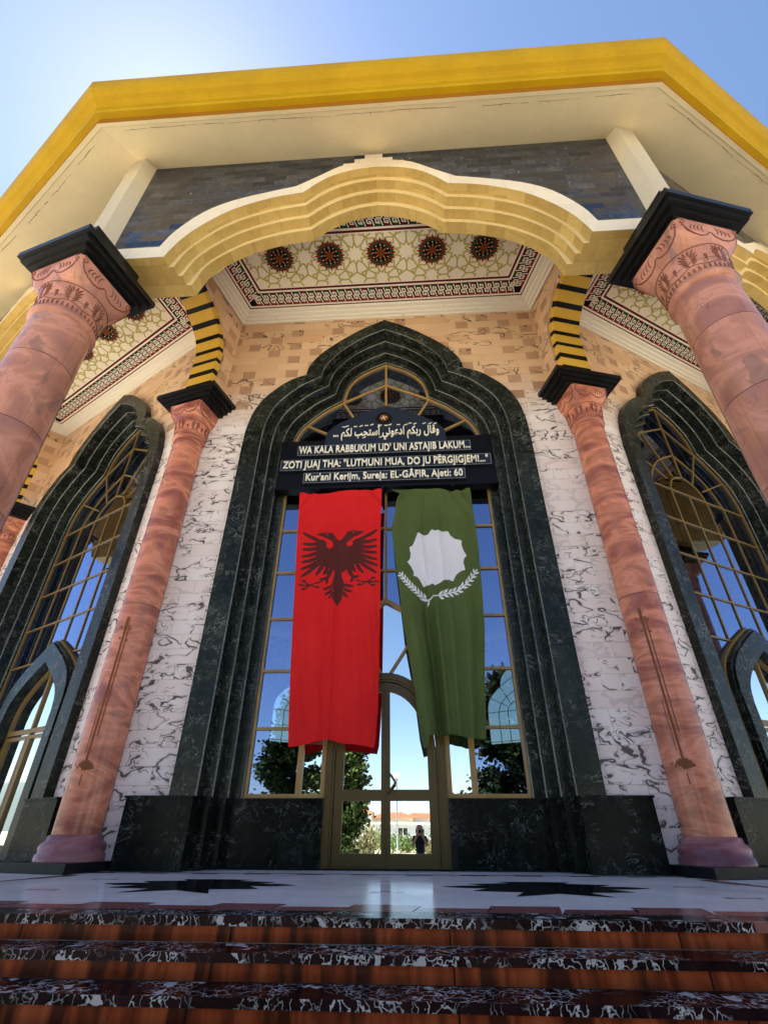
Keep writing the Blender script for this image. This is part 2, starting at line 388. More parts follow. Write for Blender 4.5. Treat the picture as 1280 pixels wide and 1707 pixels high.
def terrace_mat():
    m = mat("polished_white_marble", rough=.10, spec=.02); nt = m.node_tree; co = objc(nt)
    rc, rv, fu, fv, row = tiles(nt, co, .62, .62, 0.0)
    n = noise(nt, vadd(nt, co, vscale(nt, rc, 7.0)), 2.2, 6, .65, 1.2)
    c = ramp(nt, n, [(.3, (.74, .755, .79)), (.55, (.82, .83, .86)), (.75, (.86, .865, .885))])
    j = mth(nt, 'MAXIMUM', edge(nt, fu, .003), edge(nt, fv, .003))
    c = mix(nt, mth(nt, 'MULTIPLY', j, .25), c, (.3, .31, .34))
    nt.links.new(c, bs(m).inputs["Base Color"])
    nt.links.new(ramp(nt, noise(nt, co, 1.2, 4), [(.3, .08), (.7, .2)]), bs(m).inputs["Roughness"])
    return m
M['terrace'] = terrace_mat()
M['inlay'] = mat("black_marble_inlay", (.008, .008, .01), .16)
M['inlay_r'] = paint("rose_marble_inlay", (.27, .095, .085), .18)
def ground_mat():
    m = mat("sunlit_forecourt", rough=.85); nt = m.node_tree; co = objc(nt)
    rc, rv, fu, fv, row = tiles(nt, co, .8, .4)
    n = noise(nt, co, .12, 5, .6)
    n2 = noise(nt, co, 3, 5, .6)
    pav = mix(nt, n2, (.60, .555, .46), (.68, .63, .52))
    pav = mix(nt, mth(nt, 'MULTIPLY', mth(nt, 'MAXIMUM', edge(nt, fu, .008), edge(nt, fv, .016)), .5), pav, (.25, .23, .2))
    gr = mix(nt, n2, (.56, .49, .26), (.64, .58, .36))
    d = node(nt, "ShaderNodeVectorMath", {0: co}, operation='LENGTH').outputs["Value"]
    f = ramp(nt, mth(nt, 'DIVIDE', mth(nt, 'ADD', d, mth(nt, 'MULTIPLY', n, 6)), 100), [(.42, 0), (.46, 1)])
    nt.links.new(mix(nt, f, pav, gr), bs(m).inputs["Base Color"])
    return m
M['ground'] = ground_mat()
def leaf_mat(name, a, b):
    m = mat(name, a, .55, 0, .3); nt = m.node_tree; co = objc(nt)
    n = noise(nt, co, 2.2, 4, .7)
    nt.links.new(ramp(nt, n, [(.35, a), (.65, b)]), bs(m).inputs["Base Color"])
    return m
M['leaf'] = leaf_mat("conifer_leaves", (.010, .022, .006), (.055, .085, .016))
M['leaf2'] = leaf_mat("cypress_leaves", (.022, .05, .012), (.10, .15, .04))
M['leaf3'] = leaf_mat("shrub_leaves", (.06, .13, .03), (.20, .28, .09))
M['leaf4'] = leaf_mat("dry_shrub_leaves", (.16, .16, .07), (.36, .34, .18))
M['bark'] = paint("bark", (.09, .06, .04), .9)
M['house_w'] = paint("pale_blue_render", (.55, .60, .72), .8)
M['house_c'] = paint("cream_render", (.70, .62, .50), .8)
M['house_wh'] = paint("white_render", (.76, .75, .72), .8)
M['tile_r'] = paint("red_roof_tiles", (.42, .14, .075), .8, .3)
M['win_d'] = mat("dark_window_glass", (.03, .035, .04), .15)
M['trim_w'] = mat("white_window_trim", (.75, .75, .75), .5)
M['grey_m'] = mat("galvanised_steel", (.35, .36, .37), .4, .6)
M['globe'] = mat("white_lamp_globe", (.8, .78, .72), .3)
M['skin'] = mat("skin", (.42, .24, .17), .6)
M['jacket'] = mat("dark_shirt", (.012, .012, .02), .8)
M['trouser'] = mat("dark_trousers", (.02, .022, .03), .85)
M['hair'] = mat("dark_hair", (.012, .008, .006), .6)
M['phone'] = mat("black_phone", (.01, .01, .012), .2)
M['hill'] = paint("hazy_hillside", (.16, .20, .19), .9, .3)
M['roof'] = paint("roof_sheet", (.42, .40, .36), .6)

# ------------------------------------------------------------------ mesh helpers
CY = 16.67
C0 = Vector((0, CY, 0))
class MB:
    def __init__(s, smooth=False):
        s.v, s.f, s.m, s.sm = [], [], [], []
        s.smooth = smooth
    def vs(s, pts):
        i = len(s.v); s.v += [tuple(p) for p in pts]; return list(range(i, i+len(pts)))
    def poly(s, pts, m=0, sm=None):
        s.f.append(s.vs(pts)); s.m.append(m); s.sm.append(s.smooth if sm is None else sm)
    def quad(s, a, b, c, d, m=0): s.poly((a, b, c, d), m)
    def box(s, x0, x1, y0, y1, z0, z1, m=0, bottom=True):
        P = [(x0,y0,z0),(x1,y0,z0),(x1,y1,z0),(x0,y1,z0),(x0,y0,z1),(x1,y0,z1),(x1,y1,z1),(x0,y1,z1)]
        for q in ((0,1,5,4),(1,2,6,5),(2,3,7,6),(3,0,4,7),(4,5,6,7)): s.poly([P[i] for i in q], m)
        if bottom: s.poly([P[i] for i in (3,2,1,0)], m)
    def obox(s, c, ax, ay, az, m=0):
        c, ax, ay, az = map(Vector, (c, ax, ay, az))
        P = [c+ax*i+ay*j+az*k for k in (-1,1) for (i,j) in ((-1,-1),(1,-1),(1,1),(-1,1))]
        for q in ((0,1,5,4),(1,2,6,5),(2,3,7,6),(3,0,4,7),(4,5,6,7),(3,2,1,0)): s.poly([P[i] for i in q], m)
    def prism(s, out, y0, y1, m=0, ms=None, back=True, skip=(), fx=None):
        """outline of (x,z) counter-clockwise seen from the front (-y); front at y0"""
        ms = m if ms is None else ms
        n = len(out)
        fx = fx or (lambda x: x)
        s.poly([(x, y0, z) for x, z in out], m)
        if back: s.poly([(fx(x), y1, z) for x, z in reversed(out)], m)
        for i in range(n):
            if i in skip: continue
            a, b = out[i], out[(i+1) % n]
            s.poly([(a[0], y0, a[1]), (fx(a[0]), y1, a[1]), (fx(b[0]), y1, b[1]), (b[0], y0, b[1])], ms)
    def ring(s, A, B, y, m=0):
        """front facing strip at y between outer A and inner B (same length)"""
        for i in range(len(A)-1):
            s.poly([(A[i][0], y, A[i][1]), (A[i+1][0], y, A[i+1][1]), (B[i+1][0], y, B[i+1][1]), (B[i][0], y, B[i][1])], m)
    def sweep_y(s, A, y0, y1, m=0):
        for i in range(len(A)-1):
            s.poly([(A[i][0], y0, A[i][1]), (A[i][0], y1, A[i][1]), (A[i+1][0], y1, A[i+1][1]), (A[i+1][0], y0, A[i+1][1])], m)
    def strip(s, pts, w, y0, y1, m=0, closed=False):
        """bar of width w following an (x,z) polyline, front at y0 back at y1"""
        n = len(pts); L, Rr = [], []
        for i in range(n):
            p = Vector(pts[i])
            a = Vector(pts[i-1]) if (i > 0 or closed) else None
            b = Vector(pts[(i+1) % n]) if (i < n-1 or closed) else None
            d1 = (p-a).normalized() if a is not None else (b-p).normalized()
            d2 = (b-p).normalized() if b is not None else d1
            n1, n2 = Vector((-d1.y, d1.x)), Vector((-d2.y, d2.x))
            mm = (n1+n2)
            mm = mm/max(mm.length, 1e-6); k = 1/max(.45, mm.dot(n1))
            L.append(p+mm*w/2*k); Rr.append(p-mm*w/2*k)
        rng = range(n if closed else n-1)
        for i in rng:
            j = (i+1) % n
            a, b, c, d = Rr[i], Rr[j], L[j], L[i]
            s.poly([(q.x, y0, q.y) for q in (a, b, c, d)], m)
            if y1 != y0:
                s.poly([(a.x, y0, a.y), (a.x, y1, a.y), (b.x, y1, b.y), (b.x, y0, b.y)], m)
                s.poly([(d.x, y1, d.y), (d.x, y0, d.y), (c.x, y0, c.y), (c.x, y1, c.y)], m)
    def lathe(s, prof, n=40, m=0, a0=0, a1=2*math.pi, sm=True):
        full = abs(a1-a0-2*math.pi) < 1e-6
        K = n if full else n+1
        idx = [s.vs([(r*math.cos(a0+(a1-a0)*k/n), r*math.sin(a0+(a1-a0)*k/n), z) for k in range(K)]) for r, z in prof]
        for i in range(len(prof)-1):
            for k in range(n):
                k2 = (k+1) % K
                s.f.append([idx[i][k], idx[i][k2], idx[i+1][k2], idx[i+1][k]]); s.m.append(m); s.sm.append(sm)
    def tube(s, path, r, n=6, m=0, sm=True, cap=True):
        path = [Vector(p) for p in path]; rings = []
        for i, p in enumerate(path):
            d = (path[min(i+1, len(path)-1)]-path[max(i-1, 0)])
            d = d.normalized() if d.length > 1e-9 else Vector((0, 0, 1))
            u = d.orthogonal().normalized() if i == 0 else (pu - d*pu.dot(d)).normalized()
            pu = u; w = d.cross(u)
            rr = r[i] if isinstance(r, (list, tuple)) else r
            rings.append(s.vs([p+(u*math.cos(2*math.pi*k/n)+w*math.sin(2*math.pi*k/n))*rr for k in range(n)]))
        for a, b in zip(rings, rings[1:]):
            for k in range(n):
                s.f.append([a[k], a[(k+1) % n], b[(k+1) % n], b[k]]); s.m.append(m); s.sm.append(sm)
        if cap:
            s.f.append(list(reversed(rings[0]))); s.m.append(m); s.sm.append(False)
            s.f.append(list(rings[-1])); s.m.append(m); s.sm.append(False)
    def build(s, name, mats, parent=None, off=(0, 0, 0), fix=False):
        me = bpy.data.meshes.new(name)
        o_ = Vector(off)
        me.from_pydata([tuple(Vector(v)-o_) for v in s.v], [], s.f)
        for k in (mats if isinstance(mats, (list, tuple)) else [mats]): me.materials.append(M[k] if isinstance(k, str) else k)
        me.polygons.foreach_set("material_index", s.m)
        me.polygons.foreach_set("use_smooth", s.sm)
        me.validate(clean_customdata=False)
        if fix:
            b = bmesh.new(); b.from_mesh(me)
            bmesh.ops.remove_doubles(b, verts=b.verts, dist=1e-4)
            bmesh.ops.recalc_face_normals(b, faces=b.faces); b.to_mesh(me); b.free()
        uvl = me.uv_layers.new(name="UVMap")
        for p in me.polygons:
            nn = p.normal
            if abs(nn.z) > .85:
                for li in p.loop_indices:
                    c = me.vertices[me.loops[li].vertex_index].co
                    uvl.data[li].uv = (c.x, c.y)
            else:
                t = Vector((-nn.y, nn.x, 0)); t = t.normalized() if t.length > 1e-6 else Vector((1, 0, 0))
                for li in p.loop_indices:
                    c = me.vertices[me.loops[li].vertex_index].co
                    uvl.data[li].uv = (c.dot(t), c.z)
        ob = bpy.data.objects.new(name, me); COL.objects.link(ob)
        if parent is not None: ob.parent = parent
        return ob
def empty(name, label, cat, loc=(0, 0, 0), group=None):
    o = bpy.data.objects.new(name, None); COL.objects.link(o); o.location = loc; o.empty_display_size = .3
    tag(o, label, cat, group); return o
def tag(o, label=None, cat=None, group=None, kind=None):
    if label: o["label"] = label
    if cat: o["category"] = cat
    if group: o["group"] = group
    if kind: o["kind"] = kind
def copy_part(o, ang, parent):
    """copy of a building part turned about the building's axis, with its sub-parts"""
    c = o.copy(); COL.objects.link(c); c.parent = parent
    c.location = Matrix.Rotation(ang, 3, 'Z') @ o.location
    c.rotation_euler.z = o.rotation_euler.z + ang
    for ch in list(o.children):
        d = ch.copy(); COL.objects.link(d); d.parent = c
    return c
def mir(h):
    """half outline given from the apex (x>=0) down -> full outline left bottom .. apex .. right bottom"""
    return [(-x, z) for x, z in reversed(h)] + [p for p in h if p[0] > 1e-6]
def lerp2(A, B, t): return [(a[0]+(b[0]-a[0])*t, a[1]+(b[1]-a[1])*t) for a, b in zip(A, B)]
def dense(h, n=3, keep=()):
    """smooth the half outline with Catmull-Rom between non-cusp points"""
    out = []
    segs = []; cur = [h[0]]
    for i in range(1, len(h)):
        cur.append(h[i])
        if i in keep or i == len(h)-1: segs.append(cur); cur = [h[i]]
    for sg in segs:
        P = [Vector(p) for p in sg]
        for i in range(len(P)-1):
            p0 = P[i-1] if i > 0 else P[0]*2-P[1]
            p3 = P[i+2] if i+2 < len(P) else P[-1]*2-P[-2]
            for k in range(n):
                t = k/n
                q = .5*((2*P[i])+(P[i+1]-p0)*t+(2*p0-5*P[i]+4*P[i+1]-p3)*t*t+(3*P[i]-3*P[i+1]+p3-p0)*t**3)
                out.append((q.x, q.y))
    out.append(tuple(h[-1])); return out
T15 = math.tan(R(15))

# ------------------------------------------------------------------ ground and terrace
def structure(o): tag(o, kind='structure'); return o
GZ = -1.04
b = MB(); b.poly([(-1500, -1500, GZ), (1500, -1500, GZ), (1500, 1500, GZ), (-1500, 1500, GZ)])
structure(b.build("ground", 'ground'))
hb = MB(True)
hp = []
for i in range(0, 121):
    a = R(120 + i*1.75)   # behind the camera, from the left round to the right
    d = 900
    h = 60*(.35+.65*math.sin(i*.11+1.2)**2)*(.75+.25*math.sin(i*.37)) * (1.15 if i > 60 else .55)
    h += 150*math.exp(-((math.degrees(a)-149)/11)**2)
    hp.append((math.sin(a)*d, math.cos(a)*d, h))
for a, c in zip(hp, hp[1:]):
    for k in range(4):
        t0, t1 = k/4, (k+1)/4
        def pt(q, t): return (q[0]*(1-.28*t*0+.22*t), q[1]*(1+.22*t), GZ-1+(q[2]+1)*math.sin(t*math.pi/2))
        hb.quad(pt(a, t0), pt(c, t0), pt(c, t1), pt(a, t1))
structure(hb.build("hills", 'hill', fix=True))

TA = 4.44                                                       # front edge of the terrace
tb = MB()
def ngon12(ap): return [(Vector((ap*math.tan(R(15)), -ap, 0)), ) for _ in range(1)]
ap = CY+TA
pts = []
for k in range(12):
    a = R(30*k+15)
    rr = ap/math.cos(R(15))
    pts.append((rr*math.sin(a), CY-rr*math.cos(a), 0))
tb.poly(pts)
for i in range(12):
    a, c = pts[i], pts[(i+1) % 12]
    tb.quad((a[0], a[1], GZ-.2), (c[0], c[1], GZ-.2), c, a)
terr = structure(tb.build("terrace", 'terrace'))
# inlays, 4 mm sheets
ib = MB(); H = .004
def flat(mb, pl, m=0, z=H): mb.poly([(x, y, z) for x, y in pl], m)
def star(cx):
    cy = -2.12
    def q(dx, dy): return (cx+dx, cy+dy)
    # long central lozenge with saw-tooth wings, one outline
    P = [(-1.08,-.02),(-.86,.10),(-.60,.12),(-.78,.32),(-.30,.44),(-.42,.62),(0,.66),(.42,.62),(.30,.44),(.78,.32),(.60,.12),(.86,.10),(1.08,-.02),
         (.86,-.14),(.60,-.16),(.78,-.44),(.30,-.52),(.44,-.92),(0,-.62),(-.44,-.92),(-.30,-.52),(-.78,-.44),(-.60,-.16),(-.86,-.14)]
    return [q(x, y) for x, y in P]
def motif(mb, cx, cy, s=1.0):
    for dx, dy, w in ((-.20, .05, .12), (-.20, -.05, .12), (.20, .05, .12), (.20, -.05, .12), (0, 0, .26)):
        flat(mb, [(cx+(dx-w/2)*s, cy+dy*s-.014), (cx+(dx+w/2)*s, cy+dy*s-.014), (cx+(dx+w/2)*s, cy+dy*s+.014), (cx+(dx-w/2)*s, cy+dy*s+.014)])
for s in (-1, 1): flat(ib, list(reversed(star(1.84*s-.03))))
for cx, cy in ((.15, -1.58), (.2, -2.72), (-3.2, -1.6), (-3.15, -2.85), (3.35, -1.95), (3.35, -3.0)): motif(ib, cx, cy, .62)
flat(ib, [(-5.6, -TA+.0), (5.6, -TA+.0), (5.55, -4.13), (-5.55, -4.13)], 2)   # veined black strip behind the first nosing
# rose saw-tooth border at the front and the thin one at the wall
x = -5.3; k = 0
while x < 5.2:
    top = -3.74 if k % 2 == 0 else -3.90
    flat(ib, [(x-.07, -4.127), (x+.525-.07, -4.127), (x+.525, top), (x+0.0, top)], 1)
    x += .53; k += 1
x = -4.0
while x < 4.0:
    flat(ib, [(x, -.60), (x+.36, -.60), (x+.36, -.50), (x, -.50)], 1); x += .72
flat(ib, [(-4.1, -.52+.021), (4.1, -.52+.021), (4.1, -.44), (-4.1, -.44)], 1)
for s in (-1, 1):   # borders running out from the columns
    d = Vector((s*math.sin(R(15)), -math.cos(R(15)))); n_ = Vector((d.y, -d.x))*s
    p0 = Vector((s*3.95, -1.0))
    for kk in range(5):
        a = p0+d*(kk*.62); c = a+d*.62; w = .045 if kk % 2 else .09
        P = [a-n_*w, c-n_*w, c+n_*w, a+n_*w]
        if (P[1]-P[0]).cross(P[2]-P[1]) < 0: P = P[::-1]
        flat(ib, P, 1)
il = ib.build("inlay", ['inlay', 'inlay_r', 'nosing'], terr)

# ------------------------------------------------------------------ staircase
stair = empty("staircase", "broad flight of steps with white-veined black treads and glossy orange risers below the mosque terrace", "steps", (0, -TA, 0))
SH, SDp, SWD = .131, .305, 7.2
for k in range(8):
    z = -SH*k; yf = -TA-SDp*k
    hw = 2.62 if k == 0 else SWD
    t = MB()
    t.box(-hw, hw, yf-.03, yf+.05 if k == 0 else yf+SDp-.03+.002, z-.045, z+(.0065 if k == 0 else 0))
    if k == 0:
        tr = t.build("step", 'nosing', stair, (0, -TA, 0))
        for s in (-1, 1):
            t2 = MB(); t2.box(min(s*2.63, s*5.5), max(s*2.63, s*5.5), yf-.03, yf+.05, z-.045, z+.0065)
            t2.build("rose_nosing", 'inlay_r', tr, (0, -TA, 0))
    else:
        tr = t.build("step", 'nosing', stair, (0, -TA, 0))
    rr = MB()
    rr.box(-SWD, SWD, yf-.012, yf+.04, z-SH+.001, z-.045)
    rr.build("riser", 'riser', tr, (0, -TA, 0))

# ------------------------------------------------------------------ the mosque
mosque = empty("mosque", "many-sided mosque with golden eave, cusped portico arch, pink marble columns and dark-framed windows", "mosque", C0)
def part(mb, name, mats, parent=None, fix=False): return mb.build(name, mats, parent or mosque, C0, fix)
SECT = []      # parts made for the front side, copied round afterwards
# outlines (half, from apex down)
O_OUT = dense([(0,12.18),(.57,11.85),(1.0,11.52),(1.36,11.2),(1.68,10.85),(1.9,10.45),(1.965,10.13),(2.22,10.03),(2.5,9.84),(2.9,9.4),(3.13,8.9),(3.23,8.3),(3.245,7.7),(3.245,.93)], 3, (6, 12))
O_GLS = dense([(0,11.32),(.42,11.1),(.74,10.86),(.94,10.6),(1.04,10.36),(1.09,10.14),(1.12,9.93),(1.34,9.78),(1.63,9.56),(2.08,9.08),(2.26,8.66),(2.33,8.2),(2.34,7.7),(2.34,.93)], 3, (6, 12))
O = lambda t: mir(lerp2(O_OUT, O_GLS, t))
HX = (CY+.1)*T15
# wall
w = MB()
hole = lerp2(O_OUT, O_GLS, .12)
right = [(0, hole[0][1])] + hole[1:-1] + [(hole[-1][0], 0), (HX, 0), (HX, 13.6), (0, 13.6)]
fxw = lambda x: max(-4.31, min(4.31, x))
n_r = len(right)
rr_ = right[::-1]
w.prism(right, -.1, .62, fx=fxw); w.prism([(-x, z) for x, z in rr_], -.1, .62, fx=fxw)
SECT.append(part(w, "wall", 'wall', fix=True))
# stepped dark surround
s_ = MB()
LV = [(0, -.27), (.47, -.27), (.47, 0), (.646, 0), (.646, .26), (.823, .26), (.823, .47), (1, .47), (1, .6)]
s_.sweep_y(O(0), -.08, -.27)
CHF = .022
for (t0, y0), (t1, y1) in zip(LV, LV[1:]):
    if y0 == y1: s_.ring(O(t0), O(t1-CHF), y0)
    else:
        A, B_ = O(t0-CHF), O(t0)
        for i in range(len(A)-1):
            s_.poly([(A[i][0], y0, A[i][1]), (A[i+1][0], y0, A[i+1][1]), (B_[i+1][0], y0+.018, B_[i+1][1]), (B_[i][0], y0+.018, B_[i][1])], 1)
        s_.sweep_y(B_, y0+.018, y1)
M['arris'] = dark_marble("glint_marble_arris", .62, 1.05, c0=(.05, .055, .045), c1=(.16, .17, .15), rough=.18, vein=1.0)  # paler chamfers: glint of polished edges put into the colour
SECT.append(part(s_, "arch_surround", ['dark', 'arris']))
# plinth
def plinth(s, doorx):
    mb = MB()
    for x0, x1, y0 in ((2.83, 3.86, -.33), (2.67, 2.83, -.06), (2.51, 2.67, .20), (doorx, 2.51, .42)):
        a, c = sorted((s*x0, s*x1))
        mb.box(a, c, y0, .66, 0.004, .90)
        e = .02 if x1 == 3.86 else 0
        mb.box(a-(e if s < 0 else 0), c+(e if s > 0 else 0), y0-.025, .66, .8995, .932)
    return part(mb, "plinth", 'plinth')
for s in (-1, 1): plinth(s, 1.0)
SIDE = [plinth(s, 1.45) for s in (-1, 1)]
# window: bronze bars and glass
P_EXT = dense([(0,4.36),(.35,4.15),(.75,3.9),(1.13,3.6),(1.36,3.3),(1.45,2.95),(1.45,.93)], 3, (5,))
ARC1 = dense([(0,9.5),(.45,9.27),(.9,8.95),(1.2,8.6),(1.4,8.2),(1.45,7.9),(1.45,4.0)], 3, (5,))
ARC0 = dense([(0,8.72),(.3,8.62),(.52,8.46),(.68,8.2),(.72,7.9),(.72,4.0)], 3, (4,))
def bars(center):
    f = MB(); w, y0, y1 = (.05, .55, .62) if center else (.036, .558, .62)
    f.strip(mir(lerp2(O_OUT, O_GLS, 1.0)), .09 if center else .08, y0-.02, y1+.02)
    def ln(pts, ww=w, d=0.0): f.strip(pts, ww, y0-d, y1)
    ln([(0, 11.3), (0, 8.72)], w, .002)
    ln([(-1.12, 9.93), (0, 10.53), (1.12, 9.93)])
    for s in (-1, 1):
        ln([(s*1.12, 9.93), (s*.42, 8.62)], w, .004)
        ln([(s*2.05, 9.18), (s*.72, 8.45)], w, .004)
    ys = [8.1, 7.08, 6.05, 5.03, 4.02]
    for i, z in enumerate(ys):
        a = 0 if z > 4.36 else .6
        if z > 4.36: ln([(-2.34, z), (2.34, z)], w, .006)
        else:
            for s in (-1, 1): ln([(s*2.34, z), (s*.62, z)], w, .006)
    for s in (-1, 1):
        for z in (3.0, 2.0): ln([(s*2.34, z), (s*1.45, z)], w, .006)
    if not center:
        ln(mir(ARC1), w, .002); ln(mir(ARC0), w, .002)
        ln([(0, 8.1), (0, 4.36)], w, .002)
    else:
        ln([(0, 8.72), (0, 4.36)], w, .002)
        for s in (-1, 1): ln([(s*1.45, 8.1), (s*1.45, 3.0)], w, .003)
        for s in (-1, 1): ln([(s*.06, 2.9), (s*.72, 3.9)], w, .004)
        ln(mir(P_EXT), .09, .012)
        ln([(-2.34, .965), (-.98, .965)], .07, .014); ln([(.98, .965), (2.34, .965)], .07, .014)
        for s in (-1, 1):
            f.box(min(s*.98, s*1.08), max(s*.98, s*1.08), y0-.03, y1+.01, .0, 2.0)
    return f
def glass_out():
    g = MB(); yy = .585
    G = [(x, z) for x, z in O_GLS]; G[-1] = (2.34, .96)
    P = list(P_EXT); P[-1] = (P[-1][0], .96)
    half = [(0, P[0][1])] + P[1:] + list(reversed(G[1:])) + [G[0]]
    g.poly([(x, yy, z) for x, z in half]); g.poly([(-x, yy, z) for x, z in reversed(half)])
    return g
def glass_in(z0):
    g = MB(); P = list(P_EXT); P[-1] = (P[-1][0], z0)
    g.poly([(x, .60, z) for x, z in mir(P)][::-1]); return g
def set_front(o):
    return o
wc = part(bars(True), "window_frame", 'bronze')
part(glass_out(), "pane", 'glass', wc, True)
# lighter glass round the door, above the leaves
DA, DB, DS = .94, 1.22, 1.64          # door arch half width, rise, spring height
def darch(a, b, zs, n=14): return [(a*math.sin(math.pi/2*k/n), zs+b*math.cos(math.pi/2*k/n)) for k in range(n+1)]
da = darch(DA-.01, DB, DS)
gi = MB(); P = list(P_EXT); P[-1] = (1.45, .96)
half = [(0, da[0][1])] + da[1:] + [(DA-.01, .96)] + list(reversed(P[1:])) + [P[0]]
gi.poly([(x, .60, z) for x, z in half]); gi.poly([(-x, .60, z) for x, z in reversed(half)])
part(gi, "pane", 'glass_c', wc, True)
wf = part(bars(False), "window_frame", 'bronze_d')
part(glass_out(), "pane", 'glass_f', wf, True)
ws = part(bars(False), "window_frame", 'bronze_s'); SIDE.append(ws)
part(glass_out(), "pane", 'glass', ws, True)

# central door: arched frame and two leaves
df = MB()
oa = mir(darch(DA+.06, DB+.06, DS) + [(DA+.06, .0)]); ia = mir(darch(DA-.05, DB-.05, DS) + [(DA-.05, .0)])
df.ring(oa, ia, .47); df.sweep_y(ia, .47, .62); df.sweep_y(oa[::-1], .47, .60)
oa2 = mir(darch(DA-.05, DB-.05, DS) + [(DA-.05, .0)]); ia2 = mir(darch(DA-.09, DB-.09, DS) + [(DA-.09, .0)])
df.ring(oa2, ia2, .495); df.sweep_y(ia2, .495, .62)
df.box(-.85, .85, .50, .62, .004, .03); df.box(-.011, .011, .505, .60, .031, DS+DB-.11); df.box(-.034, .034, .575, .62, .031, DS+DB-.11); df.box(-.875, -.825, .572, .62, .031, DS); df.box(.825, .875, .572, .62, .031, DS)
dframe = part(df, "door_frame", 'bronze_p', fix=True)
def leaf(s):
    L = MB(); y0, y1 = .52, .57
    A = darch(.84, DB-.10, DS); A = [(x, z) for x, z in A if x > .012]
    A = [(.012, DS+(DB-.10)*math.sqrt(1-(.012/.84)**2))] + A
    inn = darch(.70, DB-.26, DS); inn = [(x, z) for x, z in inn if x > .075]
    inn = [(.075, DS+(DB-.26)*math.sqrt(1-(.075/.70)**2))] + inn
    def R_(pts): return [(s*x, z) for x, z in pts]
    def pz(o): L.prism(R_(o) if s > 0 else R_(o)[::-1], y0, y1)
    pz([(.012, .035), (.84, .035), (.84, .20), (.012, .20)])
    pz([(.012, .90), (.84, .90), (.84, 1.06), (.012, 1.06)])
    for z0, z1 in ((.2, .9), (1.06, DS)):
        pz([(.012, z0), (.075, z0), (.075, z1), (.012, z1)]); pz([(.70, z0), (.84, z0), (.84, z1), (.70, z1)])
    pz([(.012, DS), (.075, DS), (.075, inn[0][1]), (.012, inn[0][1])])
    # arched top rail
    n = 12
    def samp(Q, k):
        t = k/n*(len(Q)-1); i = min(int(t), len(Q)-2); return (Q[i][0]+(Q[i+1][0]-Q[i][0])*(t-i), Q[i][1]+(Q[i+1][1]-Q[i][1])*(t-i))
    o_ = [samp(A, k) for k in range(n+1)]; i_ = [(.012, inn[0][1])] + [samp(inn, k) for k in range(1, n+1)]
    i_[0] = (.012, inn[0][1])
    L.ring(R_(o_), R_(i_), y0); L.sweep_y(R_(i_), y0, y1)
    ob = part(L, "door_leaf", 'bronze_p', fix=True)
    G = MB(); yy = .548
    lo = [(.07, .19), (.705, .19), (.705, .905), (.07, .905)]
    hi = [(.07, 1.055), (.705, 1.055), (.705, DS)] + list(reversed(inn[:-1])) + [(.07, inn[0][1])]
    for q in (lo, hi): G.poly([(s*x, yy, z) for x, z in (q if s > 0 else q[::-1])])
    part(G, "pane", 'glass_c', ob, True)
    if s > 0:
        h = MB(True)
        h.tube([(.045, .52, 1.30), (.055, .46, 1.295), (.10, .43, 1.25), (.155, .425, 1.17), (.15, .425, 1.13), (.09, .43, 1.06), (.05, .46, 1.015), (.045, .52, 1.01)], .017, 8)
        h.tube([(.045, .52, 1.12), (.045, .505, 1.12)], .02, 8)
        part(h, "handle", 'bronze_d', ob)
    return ob
leaf(1); leaf(-1)
# side doors: pointed stone hood with glazed door
sd_ = MB()
ext = P_EXT
m1 = lerp2(ext, [(x*.72, (z-.93)*.86+.93) for x, z in ext], .12)
m2 = [(x*.76, (z-.93)*.845+.93 if z > .94 else z) for x, z in ext]
m0 = [(x*.995, z) for x, z in ext]
def flo(h): h = list(h); h[-1] = (h[-1][0], 0.0); return h
sd_.sweep_y(mir(flo(m0)), .60, .40); sd_.ring(mir(flo(m0)), mir(flo(m1)), .40); sd_.sweep_y(mir(flo(m1)), .40, .34)
sd_.ring(mir(flo(m1)), mir(flo(m2)), .34); sd_.sweep_y(mir(flo(m2)), .34, .66)
hood = part(sd_, "door_hood", 'dark'); SIDE.append(hood)
sb = MB()
m3 = flo(m2); sb.strip(mir(m3), .09, .56, .64); sb.strip([(0, 3.75), (0, 0)], .07, .562, .64)
sb.strip([(-1.1, 2.35), (1.1, 2.35)], .10, .558, .64); sb.strip([(-1.1, 2.22), (1.1, 2.22)], .07, .560, .64)
for s in (-1, 1):
    sb.strip([(s*.08, 0), (s*.08, 2.2)], .07, .559, .64); sb.strip([(s*1.0, 0), (s*1.0, 2.2)], .10, .559, .64)
    sb.strip([(s*.04, .12), (s*1.05, .12)], .24, .557, .64)
sb.strip(mir([(x*1.01, z+.015) for x, z in ext]), .07, .50, .62)
sdoor = part(sb, "side_door", 'bronze_s'); SIDE.append(sdoor)
sg = MB(); q = mir(flo(m2)); sg.poly([(x, .61, z) for x, z in q][::-1]); part(sg, "pane", 'glass_c', sdoor, True)

